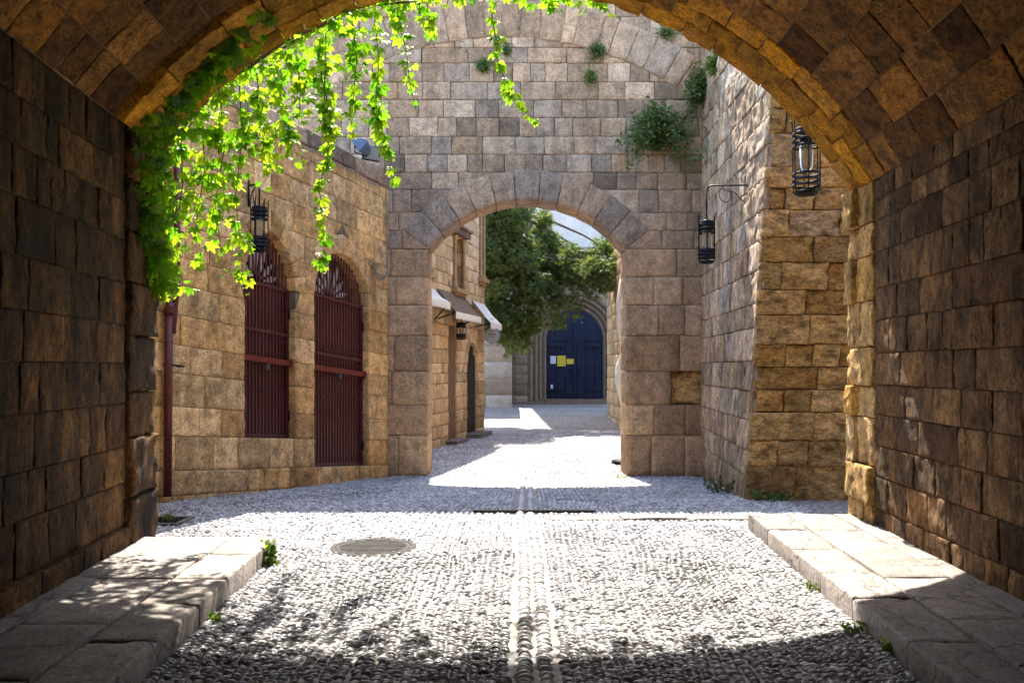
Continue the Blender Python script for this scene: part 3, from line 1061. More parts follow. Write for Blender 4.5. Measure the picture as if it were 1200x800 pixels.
# iron gates
for k, w in enumerate(WIN):
    vax = Vector(fp(1, 0, 0) - fp(0, 0, 0)); vax.normalize()
    ax = (vax, nU.copy(), Vector((0, 0, 1)))
    g0 = bpy.data.objects.new('iron_gate', None)
    COL.objects.link(g0)
    g0.parent = shop
    base = fp(w['c'], w['vb'], -.16)
    g0.location = base - shop.location
    mb = MB()
    H = w['vs'] - w['vb']
    mb.box(fp(w['c'], w['vb'] + H / 2, -.20), (2 * w['hw'] + .03, .012, H), ax)
    mb.build('sheet', M['maroon'], g0)
    mb = MB()
    n = 15 if k == 0 else 19
    for i in range(n):
        u = w['c'] + (-1 + 2 * (i + .5) / n) * w['hw']
        top = w['vs'] + half_at(w['rise'], w['hw'], 0) * 0
        y = 0
        # bar height under the arch
        lo, hi = 0, w['rise']
        for _ in range(24):
            mid = (lo + hi) / 2
            if half_at(w['hw'], w['rise'], mid) > abs(u - w['c']): lo = mid
            else: hi = mid
        mb.box((fp(u, w['vb'], -.15) + fp(u, w['vs'] + lo, -.15)) / 2, (.022, .016, H + lo), ax)
    mb.build('bars', M['maroon_bar'], g0)
    mb = MB()
    for v in (w['vb'] + .03, w['vs'], w['vb'] + H * .5 + .45):
        mb.box(fp(w['c'], v, -.135), (2 * w['hw'], .02, .05), ax)
    for sx in (-1, 1):
        mb.box(fp(w['c'] + sx * (w['hw'] - .02), w['vb'] + H / 2, -.14), (.04, .04, H), ax)
    mb.build('frame', M['maroon'], g0)
    for v in (1.78, 1.02):
        mb = MB()
        zig = [fp(w['c'] - w['hw'] + 2 * w['hw'] * i / 24, v + (.03 if i % 2 else -.03), -.125) for i in range(25)]
        mb.tube(zig, .007, 4)
        mb.build('lattice_strip', M['maroon_bar'], g0)
    mb = MB()
    mb.box(fp(w['c'], 1.46, -.08), (2 * w['hw'] + .01, .035, .085), ax)
    for sx in (-1, 1): mb.box(fp(w['c'] + sx * (w['hw'] - .02), 1.46, -.075), (.05, .06, .11), ax)
    mb.build('crossbar', M['redbar'], g0)
    mb = MB()
    mb.box(fp(w['c'], 1.36, -.07), (.075, .035, .09), ax)
    mb.tube([fp(w['c'] - .025, 1.41, -.07), fp(w['c'] - .02, 1.47, -.07), fp(w['c'] + .02, 1.47, -.07), fp(w['c'] + .025, 1.41, -.07)], .007, 6)
    mb.build('padlock', M['steel'], g0)
    for v in (w['vb'] + .35, w['vs'] - .35):
        for sx in (-1, 1):
            mb = MB()
            mb.tube([fp(w['c'] + sx * (w['hw'] - .015), v - .08, -.11), fp(w['c'] + sx * (w['hw'] - .015), v + .08, -.11)], .017, 8)
            mb.build('hinge', M['iron'], g0)
    mb = MB()
    for i in range(7):                                  # pale radiating tracery of the fanlight behind the bars
        t = math.radians(18 + 144 * i / 6)
        L = w['rise'] * (.92 if 2 <= i <= 4 else .72)
        p0 = (w['c'] + .16 * math.cos(t), w['vs'] + .05 + .10 * math.sin(t))
        p1 = (w['c'] + min(L, w['hw'] * .95) * math.cos(t), w['vs'] + .03 + L * math.sin(t))
        pm_ = ((p0[0] + p1[0]) / 2, (p0[1] + p1[1]) / 2)
        d = Vector((p1[0] - p0[0], p1[1] - p0[1])).normalized()
        nn = Vector((-d.y, d.x)) * .05
        q4 = [p0, (pm_[0] + nn.x, pm_[1] + nn.y), p1, (pm_[0] - nn.x, pm_[1] - nn.y)]
        vsx = [fp(a, b_, -.30) for a, b_ in q4] + [fp(a, b_, -.275) for a, b_ in q4]
        mb.add(vsx, [(0, 1, 2, 3), (7, 6, 5, 4), (0, 4, 5, 1), (1, 5, 6, 2), (2, 6, 7, 3), (3, 7, 4, 0)])
    mb.build('fanlight', M['tracery'], g0)

# downpipe
pa, pb = f_uv(201, 330), f_uv(191, 583)
pp = thing('downpipe', tuple(fp(pb[0], pb[1], .08)), 'dark red metal downpipe beside the shaded end of the honey stone wall', 'downpipe')
mb = MB()
mb.tube([fp(pa[0], 4.6, .09), fp(pa[0], pa[1], .09), fp((pa[0] + pb[0]) / 2, 1.6, .09)], .042, 12)
mb.build('upper_pipe', M['pipe'], pp)
mb = MB()
mb.tube([fp((pa[0] + pb[0]) / 2 + .05, 1.9, .075), fp(pb[0], pb[1] + .02, .075)], .05, 12)
mb.build('lower_pipe', M['pipe'], pp)
mb = MB()
mb.tube([fp((pa[0] + pb[0]) / 2 + .04, 1.98, .08), fp((pa[0] + pb[0]) / 2 + .05, 1.84, .078)], .06, 14)
mb.build('collar', M['pipe'], pp)
for v in (2.9, 1.2):
    mb = MB()
    mb.tube([fp(pa[0] - .09, v, .0), fp(pa[0] - .09, v, .12), fp(pa[0] + .13, v, .12), fp(pa[0] + .13, v, .0)], .012, 5)
    mb.build('pipe_clip', M['iron'], pp)

# floodlights on the parapet, cables
for (px, py, tilt, c, lab) in ((424, 172, .5, 'lampblue', 'blue grey floodlight on the parapet, turned away to the gateway'),
                               (436, 180, -.35, 'lens', 'floodlight on the parapet with its tan glass facing the street')):
    u, v = f_uv(px, py)
    u = max(u, .28)
    p = fp(u, 5.16 + .22, -.02)
    t = thing('floodlight', tuple(fp(u, 5.17, -.12)), lab, 'floodlight', 'floodlights on the parapet')
    d = Vector((.55, -.75, -.35)).normalized() if c == 'lens' else Vector((-.6, .3, -.5)).normalized()
    s = d.cross(Vector((0, 0, 1))).normalized()
    ax = (s, d, s.cross(d))
    mb = MB()
    pr = [(.0, .15, .13), (.02, .15, .13), (-.10, .11, .09), (-.15, .05, .04)]
    vs_, fs_ = [], []
    for (dy, hx, hz) in pr:
        for (sx, sz) in ((-1, -1), (1, -1), (1, 1), (-1, 1)):
            vs_.append(p + ax[0] * sx * hx + ax[1] * dy + ax[2] * sz * hz)
    order = [3, 2, 0, 1]
    for a_, b_ in ((3, 2), (2, 0), (0, 1)):
        for j in range(4): fs_.append((a_ * 4 + j, a_ * 4 + (j + 1) % 4, b_ * 4 + (j + 1) % 4, b_ * 4 + j))
    fs_.append((12, 13, 14, 15))
    mb.add(vs_, fs_)
    mb.build('housing', M['lampblue'], t)
    mb = MB()
    mb.box(p + ax[1] * .021, (.28, .012, .24), ax)
    mb.build('glass', M['lens'], t)
    mb = MB()
    mb.tube([p - ax[0] * .17, p - ax[0] * .17 - Vector((0, 0, .12)), p + ax[0] * .17 - Vector((0, 0, .12)), p + ax[0] * .17], .012, 5)
    mb.build('bracket', M['iron'], t)
mb = MB()
pts = [fp(2.9, 4.86, .05)] + [fp(2.9 - 2.75 * i / 8, 4.86 - .03 * math.sin(i * 2.1), .045) for i in range(1, 9)]
pts += [fp(.12, 4.4, .035), fp(.09, 3.7, .035), fp(.13, 3.45, .04)]
mb.tube(pts, .011, 5)
for i in range(3):
    mb.tube([fp(.35 + .2 * math.cos(t) * (1 + .1 * i), 3.32 + .13 * math.sin(t) + .03 * i, .04 + .012 * i) for t in np.linspace(PI, 2 * PI + .6, 14)], .010, 5)
tag(mb.build('cable', M['cable']), 'grey cable running under the coping and looping by the corner', 'cable')

# ------------------------------------------------------------------ wall and buttress on the right
but = thing('buttress_wall', (3.6, 12.5, -.3), 'weathered pale stone wall ending in an ochre buttress face', 'wall')
YC = 11.1


def side_map(u, v, h):
    s = np.clip((15.6 - u) / (15.6 - YC), 0, 1.2)
    x = 3.46 - .42 * s + .065 * s * np.clip(v, 0, 9)
    return np.stack([x - h, u, v], -1)


def front_map(u, v, h):
    x = 3.04 + .065 * np.clip(v, 0, 9) + u
    return np.stack([x, YC - h - .0 + .004 * v, v], -1)


vr = steps(-.5, 7.6, .32, .46)
cells = courses(vr, YC + .03, 15.65, .3, .75)
side = link('wall', masonry('wall', cells, side_map, 13, .007, .007, .07, .016, .022, liftr=.008, scale=8), M['pale_wall'], but)
vr2 = steps(.35, 7.6, .26, .44)
cells = [[(0.0, -.4), (.62, -.4), (.62, .36), (0.0, .36)], [(.62, -.4), (1.7, -.4), (1.7, .36), (.62, .36)]] + courses(vr2, 0.0, 1.7, .3, .75)
lift = [.03, -.05] + [rnd.choice([0, 0, 0, -.04, .02]) for _ in cells[2:]]
link('front_face', masonry('front_face', cells, front_map, 18, .007, .008, .12, .024, .030, lift=lift, liftr=.008, scale=8), M['rubble'], but)
ww = np.linspace(-.6, 7.6, 12)
a_ = side_map(np.full(12, 15.7), ww, np.full(12, -.05))
b_ = side_map(np.full(12, YC + .11), ww, np.full(12, -.05))
c_ = front_map(np.full(12, 2.6), ww, np.full(12, -.11))
d_ = c_ + np.array([0, 4.6, 0])
V = np.concatenate([a_, b_, c_, d_])
q = []
for (i, j) in ((0, 1), (1, 2), (2, 3), (3, 0)):
    for k in range(11): q.append((i * 12 + k, j * 12 + k, j * 12 + k + 1, i * 12 + k + 1))
q.append((11, 23, 35, 47))
link('core', mesh_np('core', V, [np.array(q)], False), M['mortar'], but)


# ------------------------------------------------------------------ street house beyond the gate
def sh_map(u, v, h):
    """u = distance into the street (Y), v = height, h = out of the wall towards the street"""
    x = -2.87 + .2127 * (u - 16.4)
    return np.stack([x + .978 * h, u - .208 * h, v], -1)


def sp(u, v, h): return Vector(sh_map(np.array([float(u)]), np.array([float(v)]), np.array([float(h)]))[0])


house = thing('street_house', (-2.6, 21, -.35), 'honey stone shop house with awnings lining the street beyond the gateway', 'house')
OPEN = [(18.4, 20.4, -.5, 2.75, 0), (22.15, 22.95, -.5, 2.75, 0), (24.0, 25.15, -.5, 1.75, .62), (22.6, 23.5, 3.75, 5.15, 0), (25.35, 25.75, 4.3, 6.6, 0), (19.6, 20.5, 3.9, 5.4, 0)]


def ex_house(v0, v1):
    out = []
    for (a, b, lo, hi, rise) in OPEN:
        if v1 <= lo + .12 or v0 >= hi + rise - .12: continue
        c, hw = (a + b) / 2, (b - a) / 2
        if rise: p, q_ = half_at(hw, rise, max(0, v0 - hi)), half_at(hw, rise, max(0, v1 - hi))
        else: p = q_ = hw
        if p > .05: out.append((c - p, c - q_, c + p, c + q_))
    return out


vbh = sorted(set(steps(-.5, 1.75, .3, .4) + steps(1.75, 2.75, .3, .36) + steps(2.75, 3.75, .3, .38) + steps(3.75, 5.15, .3, .4) + steps(5.15, 8.2, .32, .42)))
cells = courses(vbh, 16.6, 26.0, .35, .7, ex_house)
dd = []
for c in cells:
    e = min(min(abs(p[0] - o_[0]), abs(p[0] - o_[1])) for p in c for o_ in OPEN)
    dd.append(.30 if e < .25 else .06)
link('wall', masonry('wall', cells, sh_map, 6, .010, .012, dd, .008, .022, liftr=.006, scale=4), M['house'], house)
hs = []
for (a, b, lo, hi, rise) in OPEN:
    c, hw = (a + b) / 2, (b - a) / 2
    pts = [(c + x, hi + y) for x, y in pointed(hw + .02, rise + .02, 8)] if rise else [(a - .02, hi + .02), (b + .02, hi + .02)]
    hs.append([(a - .02, lo - .02 if lo > 0 else -.45)] + pts + [(b + .02, lo - .02 if lo > 0 else -.45)])
V, F = extrude([(16.6, -.6), (25.97, -.6), (25.97, 8.2), (16.6, 8.2)], hs, sh_map, -.4, -.014)
link('core', mesh_np('core', V, F, False), M['mortar'], house)
V, F = extrude([(16.6, -.6), (25.97, -.6), (25.97, 8.2), (16.6, 8.2)], [], sh_map, -5, -1.1)
link('interior', mesh_np('interior', V, F, False), M['dark'], house)
mb = MB()
mb.add([sp(25.97, z, h) for z, h in ((-.6, -.4), (-.6, -5), (8.2, -5), (8.2, -.4))], [(0, 1, 2, 3)])
mb.add([sp(u, 8.25, h) for u, h in ((16.6, .05), (26, .05), (26, -5), (16.6, -5))] + [sp(u, 8.35, h) for u, h in ((16.6, .05), (26, .05), (26, -5), (16.6, -5))],
       [(0, 1, 2, 3), (7, 6, 5, 4), (0, 4, 5, 1), (1, 5, 6, 2), (2, 6, 7, 3), (3, 7, 4, 0)])
mb.build('roof', M['roof'], house)
vc = pointed_ring(24.575, 1.75, .575, .62, .28, 4)
link('door_arch', masonry('door_arch', vc, sh_map, 6, .007, .01, .3, .005, .018, lift=[.015] * len(vc), scale=4), M['house'], house)
for (a, b, lo, hi) in ((22.6, 23.5, 3.75, 5.15), (25.35, 25.75, 4.3, 6.6), (19.6, 20.5, 3.9, 5.4)):
    w = bpy.data.objects.new('window', None)
    COL.objects.link(w); w.parent = house
    w.location = sp((a + b) / 2, lo, -.2) - house.location
    mb = MB()
    mb.add([sp(u, v, -.26) for u, v in ((a, lo), (b, lo), (b, hi), (a, hi))] + [sp(u, v, -.3) for u, v in ((a, lo), (b, lo), (b, hi), (a, hi))],
           [(0, 1, 2, 3), (7, 6, 5, 4), (0, 4, 5, 1), (2, 6, 7, 3)])
    mb.build('shutter', M['wood'], w)
    mb = MB()
    axh = (Vector((.208, .978, 0)), Vector((.978, -.208, 0)), Vector((0, 0, 1)))
    mb.box(sp((a + b) / 2, lo - .06, .05), (b - a + .4, .22, .11), axh)
    mb.box(sp((a + b) / 2, lo - .15, .02), (b - a + .2, .12, .08), axh)
    mb.build('sill', M['house'], w)
    mb = MB()
    mb.box(sp((a + b) / 2, hi + .11, .06), (b - a + .5, .22, .16), axh)
    mb.box(sp((a + b) / 2, hi + .22, .09), (b - a + .6, .28, .06), axh)
    mb.build('hood', M['gate'], w)
    for e in (a + .02, b - .02):
        mb = MB()
        pr = [(.075, 0), (.075, .08), (.05, .12), (.045, (hi - lo) * .5), (.05, hi - lo - .16), (.08, hi - lo - .08), (.08, hi - lo - .005)]
        mb.lathe(pr, sp(e, lo, .04), 10)
        mb.build('colonnette', M['house'], w)
# threshold stones and shop fittings
mb = MB()
axh = (Vector((.208, .978, 0)), Vector((.978, -.208, 0)), Vector((0, 0, 1)))
mb.box(sp(24.6, -.30, .1), (1.5, .6, .14), axh)
mb.box(sp(22.5, -.31, .05), (1.2, .5, .12), axh)
mb.build('doorstep', M['flag'], house)
mb = MB()
mb.box(sp(19.4, 1.1, -.28), (1.95, .05, 3.2), axh)
mb.build('door', M['maroon'], house)
mb = MB()
mb.box(sp(24.575, .75, -.09), (1.13, .03, 2.5), axh)
mb.box(sp(24.575, 2.12, -.09), (.62, .03, .28), axh)
mb.build('door', M['dark'], house)
mb = MB()
mb.box(sp(22.55, 1.1, -.07), (.8, .05, 3.3), axh)
mb.build('door', M['wood'], house)


def awning(u0, u1, zw, zo, proj, mat, lab, valance=True):
    t = thing('shop_awning', tuple(sp((u0 + u1) / 2, zw, 0)), lab, 'awning', 'awnings over the shop fronts')
    n = 10
    vs_, fs_ = [], []
    for i in range(n + 1):
        u = u0 + (u1 - u0) * i / n
        sag = -.03 * math.sin(PI * (i % 2))
        for (h, z) in ((.02, zw), (proj * .5, (zw + zo) / 2 - .03), (proj, zo)):
            vs_.append(sp(u, z, h))
    for i in range(n):
        for j in range(2): fs_.append((i * 3 + j, i * 3 + j + 1, (i + 1) * 3 + j + 1, (i + 1) * 3 + j))
    m0 = len(vs_)
    vs_ += [v - Vector((0, 0, .012)) for v in vs_]
    fs_ += [tuple(m0 + k for k in f[::-1]) for f in fs_[:]]
    mb = MB(); mb.add(vs_, fs_, 0, True)
    mb.build('canopy', mat, t)
    mb = MB()
    k = max(6, int((u1 - u0) / .16))
    for i in range(k):
        ua, ub = u0 + (u1 - u0) * i / k, u0 + (u1 - u0) * (i + 1) / k
        um = (ua + ub) / 2
        pts = [(ua, zo), (ub, zo), (ub, zo - .12), ((ub + um) / 2, zo - .17), (um, zo - .185), ((ua + um) / 2, zo - .17), (ua, zo - .12)]
        mb.add([sp(a, z, proj + .005) for a, z in pts], [tuple(range(7))])
        mb.add([sp(a, z, proj - .005) for a, z in pts], [tuple(range(7))[::-1]])
    # side flaps closing the ends
    mb.build('valance', M['canvas'], t)
    for u in (u0 + .05, u1 - .05):
        mb = MB()
        mb.tube([sp(u, zw - .75, .03), sp(u, zo - .02, proj - .03)], .018, 6)
        mb.tube([sp(u, zw - .03, .03), sp(u, zo - .02, proj - .03)], .014, 6)
        mb.build('arm', M['iron'], t)
    return t


awning(17.6, 20.9, 3.55, 3.22, .42, M['canvas'], 'white scalloped awning nearest the gateway pier')
awning(21.1, 23.6, 3.60, 3.02, .50, M['brown_canvas'], 'brown awning with pale valance below the carved window')
awning(24.5, 25.9, 3.55, 2.92, .55, M['canvas'], 'white awning at the far corner above the round sign')
t = thing('round_sign', tuple(sp(24.9, 2.62, .9)), 'round grey hanging sign below the far white awning', 'sign')
p = Vector(W(577, 393, 25.0))
t.location = p
mb = MB()
k = 28
for (r0, dy) in ((.235, 0),):
    vs_ = [p + Vector((r0 * math.cos(2 * PI * i / k), -.02, r0 * math.sin(2 * PI * i / k))) for i in range(k)]
    vs_ += [v + Vector((0, .04, 0)) for v in vs_]
    mb.add(vs_, [tuple(range(k)), tuple(range(2 * k - 1, k - 1, -1))] + [(i, k + i, k + (i + 1) % k, (i + 1) % k) for i in range(k)])
mb.build('disc', M['signgrey'], t)
mb = MB()
mb.tube([p + Vector((.225 * math.cos(2 * PI * i / k), -.022, .225 * math.sin(2 * PI * i / k))) for i in range(k + 1)], .010, 5)
for (a, b, z) in ((-.11, -.05, .03), (-.03, .03, .035), (.05, .11, .03), (-.09, .09, -.045)):
    mb.box(p + Vector(((a + b) / 2, -.023, z)), (b - a, .006, .018 if z < 0 else .05))
mb.build('lettering', M['signdark'], t)
mb = MB()
q0 = p + Vector((0, 0, .23))
mb.tube([q0, q0 + Vector((0, 0, .25)), Vector(sp(24.9, q0.z + .28, .0))], .012, 5)
mb.build('bracket', M['iron'], t)

# ------------------------------------------------------------------ church front with the blue door
CY = 38.0
CS = CY / FPX
church = thing('church_building', (2.8, CY + .5, .05), 'brown stone front with a deep moulded pointed portal at the street end', 'church')


def c_map(u, v, h): return np.stack([u, CY - h, v], -1)


dcx = (674 - 600) * CS
dhw = 33.5 * CS
dzb, dzs, dza = CAMZ - 37.5 * CS, CAMZ + (430 - 398) * CS, CAMZ + (430 - 361) * CS
drise = dza - dzs
OUT = .95
cells = courses(steps(-.1, 7.0, .4, .5), .02, 12, .6, 1.1,
                lambda a, b: [] if a > dza + .9 else [(dcx - half_at(dhw + OUT - .15, drise + OUT - .15, max(0, a - dzs)), dcx - half_at(dhw + OUT - .15, drise + OUT - .15, max(0, b - dzs)),
                                                       dcx + half_at(dhw + OUT - .15, drise + OUT - .15, max(0, a - dzs)), dcx + half_at(dhw + OUT - .15, drise + OUT - .15, max(0, b - dzs)))])
link('wall', masonry('wall', cells, c_map, 4, .008, .008, .06, .004, .012, liftr=.003, scale=4), M['church'], church)
pts = pointed(dhw + OUT - .05, drise + OUT - .05, 12)
outer = [(0, -.3), (dcx - dhw - OUT + .05, -.3)] + [(dcx + x, dzs + y) for x, y in pts] + [(dcx + dhw + OUT - .05, -.3), (12, -.3), (12, 7), (0, 7)]
V, F = extrude(outer, [], c_map, -1.0, -.012)
link('core', mesh_np('core', V, F, False), M['church'], church)
for i, (t0, t1, back) in enumerate(((.62, .97, .02), (.40, .66, -.10), (.20, .44, -.22), (0.0, .24, -.34))):
    a = pointed(dhw + t0, drise + t0, 12)
    b = pointed(dhw + t1, drise + t1, 12)
    ins = [(dcx - dhw - t0, -.05)] + [(dcx + x, dzs + y) for x, y in a] + [(dcx + dhw + t0, -.05)]
    ous = [(dcx - dhw - t1, -.05)] + [(dcx + x, dzs + y) for x, y in b] + [(dcx + dhw + t1, -.05)]
    mb = MB()
    prof = [(0, -.5), (0, back - .05), (.25, back + .015), (.55, back), (.75, back - .04), (1.0, back - .02), (1.0, -.5)]
    n = len(ins)
    vs_, fs_ = [], []
    for j in range(n):
        for (f, h) in prof:
            u = ins[j][0] + (ous[j][0] - ins[j][0]) * f
            v = ins[j][1] + (ous[j][1] - ins[j][1]) * f
            vs_.append((u, CY - h, v))
    kp = len(prof)
    for j in range(n - 1):
        for k in range(kp - 1): fs_.append((j * kp + k, j * kp + k + 1, (j + 1) * kp + k + 1, (j + 1) * kp + k))
    mb.add(vs_, fs_)
    mb.build('archivolt', M['church'], church)
door = bpy.data.objects.new('door', None)
COL.objects.link(door); door.parent = church
door.location = Vector((dcx, CY + .4, dzb)) - church.location
door['label'] = 'navy blue panelled double door with pointed top'
mb = MB()
pts = [(dcx - dhw, dzb - .02)] + [(dcx + x, dzs + y) for x, y in pointed(dhw, drise, 12)] + [(dcx + dhw, dzb - .02)]
V, F = extrude(pts, [], c_map, -.50, -.42)
link('leaf', mesh_np('leaf', V, F, False), M['blue'], door)
mb = MB()
zz = [dzb + (dzs - dzb) * i / 4 for i in range(5)]
for s in (-1, 1):
    for i in range(3):
        x0 = dcx + s * (.06 + (dhw - .06) * i / 3 + .045)
        x1 = dcx + s * (.06 + (dhw - .06) * (i + 1) / 3 - .045)
        for j in range(4):
            mb.box(((x0 + x1) / 2, CY + .41, (zz[j] + zz[j + 1]) / 2), (abs(x1 - x0), .03, zz[j + 1] - zz[j] - .1))
            mb.box(((x0 + x1) / 2, CY + .395, (zz[j] + zz[j + 1]) / 2), (abs(x1 - x0) - .12, .03, zz[j + 1] - zz[j] - .22))
mb.build('panel', M['blue'], door)
mb = MB()
mb.box((dcx, CY + .40, (dzb + dza) / 2 - .15), (.10, .05, dza - dzb - .3))
mb.box((dcx, CY + .395, dzs), (2 * dhw - .02, .05, .07))
mb.build('rail', M['blue'], door)
for (x, z) in ((dcx - 1.02, dzb + .45),):
    mb = MB(); mb.box((x, CY + .372, z + .1), (.10, .012, .18)); mb.build('lock_plate', M['paper'], door)
for sx in (-1, 1):
    mb = MB()
    mb.tube([(dcx + sx * .14 + .07 * math.cos(t_), CY + .365, dzb + 1.25 + .09 * math.sin(t_)) for t_ in np.linspace(0, 2 * PI, 15)], .014, 6)
    mb.build('handle', M['iron'], door)
    for zz_ in (dzb + .35, dzs - .35):
        mb = MB()
        mb.box((dcx + sx * (dhw - .38), CY + .375, zz_), (.72, .02, .07))
        mb.build('strap_hinge', M['iron'], door)
mb = MB()
for i, (w_, d_, z0, z1) in enumerate(((6.2, .9, -.1, .12), (3.6, .5, .1, dzb - .005))):
    mb.box((dcx, CY - d_ / 2 + (.45 if i else .2), (z0 + z1) / 2), (w_, d_ + .5, z1 - z0))
mb.build('step', M['church'], church)
for (x0, x1, y0, y1, m_, lab) in ((645, 651.5, 417, 426, 'paper', 'white paper notice on the blue door'),
                                  (653, 663, 416.5, 429, 'yellow', 'large yellow notice on the blue door'),
                                  (664, 672.3, 420.3, 426.5, 'yellow', 'small wide yellow notice on the blue door')):
    yy = CY + .372
    ss = yy / FPX
    mb = MB()
    mb.box(((x0 + x1) / 2 * ss - 600 * ss, yy, CAMZ + (430 - (y0 + y1) / 2) * ss), ((x1 - x0) * ss, .006, (y1 - y0) * ss))
    tag(mb.build('notice_sheet', M[m_]), lab, 'notice', 'notices on the blue door')

# banded side building and the pale building over it
bw = thing('banded_building', (-3, 34.5, .05), 'pale building corner with bands of white and tan stone left of the portal', 'building')


def b_map(u, v, h): return np.stack([u, 34.0 - h, v], -1)


vbb = steps(-.1, 6.2, .62, .68)
cells = courses(vbb, -7, .0, .9, 1.4)
tn = []
for c in cells:
    r = min(range(len(vbb)), key=lambda i: abs(vbb[i] - c[0][1]))
    tn.append([(.15 if r % 2 == 0 else .85) + rnd.uniform(-.12, .12), rnd.random(), rnd.random()])
link('wall', masonry('wall', cells, b_map, 4, .006, .006, .06, .003, .01, tone=tn, liftr=.002), M['band'], bw)
mb = MB(); mb.box((-3.52, 36.2, 3.0), (7.0, 4.37, 6.4)); mb.build('core', M['mortar'], bw)
pl = thing('plastered_house', (6, 47, .05), 'tall pale plastered house rising behind the tree and the portal', 'house')
mb = MB(); mb.box((4, 49, 6.5), (30, 6, 13)); mb.build('wall', M['plaster'], pl)
mb = MB(); mb.box((11.2, 45, 10), (22, 9.9, 20)); mb.build('shade_tower', M['plaster'], pl)  # tall block added so that its shade falls across the far plaza
for x in (-2.5, 1.6, 4.6, 7.6):
    mb = MB(); mb.box((x, 45.97 if x < 0 else 40.02, 7), (.35, .14, 13)); mb.build('pilaster', M['church'], pl)
for x in (-.5, 3.1, 6.1):
    w = bpy.data.objects.new('window', None); COL.objects.link(w); w.parent = pl
    yw = 45.98 if x < 0 else 40.03
    w.location = Vector((x, yw, 10.5)) - pl.location
    mb = MB(); mb.box((x, yw - .005, 11.3), (1.1, .12, 1.9)); mb.build('shutter', M['wood'], w)
    mb = MB(); mb.box((x, yw - .08, 10.28), (1.4, .3, .1)); mb.build('sill', M['church'], w)

# house on the right beyond the gate
rh = thing('corner_house', (6, 23, -.35), 'stone house mostly hidden behind the right pier of the gateway', 'house')


def r_map(u, v, h): return np.stack([3.45 - h, u, v], -1)


cells = courses(steps(-.5, 6.5, .38, .5), 16.5, 31, .5, .9)
link('wall', masonry('wall', cells, r_map, 4, .01, .01, .06, .006, .02, liftr=.005), M['house'], rh)
mb = MB(); mb.box((6.48, 23.75, 3.0), (6, 14.45, 7.0)); mb.build('core', M['mortar'], rh)
p = Vector(W(729, 400, 17.6))
t = thing('folded_parasol', (p.x + .06, 17.6, -.35), 'cream canvas parasol tied shut behind the right gateway pier', 'parasol')
mb = MB()
k = 14
prof = [(.02, 3.62), (.10, 3.45), (.16, 3.0), (.15, 2.5), (.10, 2.12), (.06, 2.0), (.17, 1.7), (.19, 1.35), (.10, .95), (.05, .85)]
vs_, fs_ = [], []
for (r, z) in prof:
    for j in range(k):
        rr_ = r * (1.12 if j % 2 else .85)
        vs_.append((p.x + .06 + rr_ * math.cos(2 * PI * j / k), 17.6 + rr_ * math.sin(2 * PI * j / k), z - .0))
for i in range(len(prof) - 1):
    for j in range(k): fs_.append((i * k + j, i * k + (j + 1) % k, (i + 1) * k + (j + 1) % k, (i + 1) * k + j))
mb.add(vs_, fs_, 0, True)
mb.build('canopy', M['canvas'], t)
mb = MB(); mb.tube([(p.x + .06, 17.6, -.35), (p.x + .06, 17.6, 3.75)], .025, 8); mb.build('pole', M['wood'], t)
mb = MB(); mb.lathe([(0, -.27), (.28, -.27), (.28, -.34), (.0, -.345)], (p.x + .06, 17.6, 0), 18); mb.build('base', M['iron'], t)


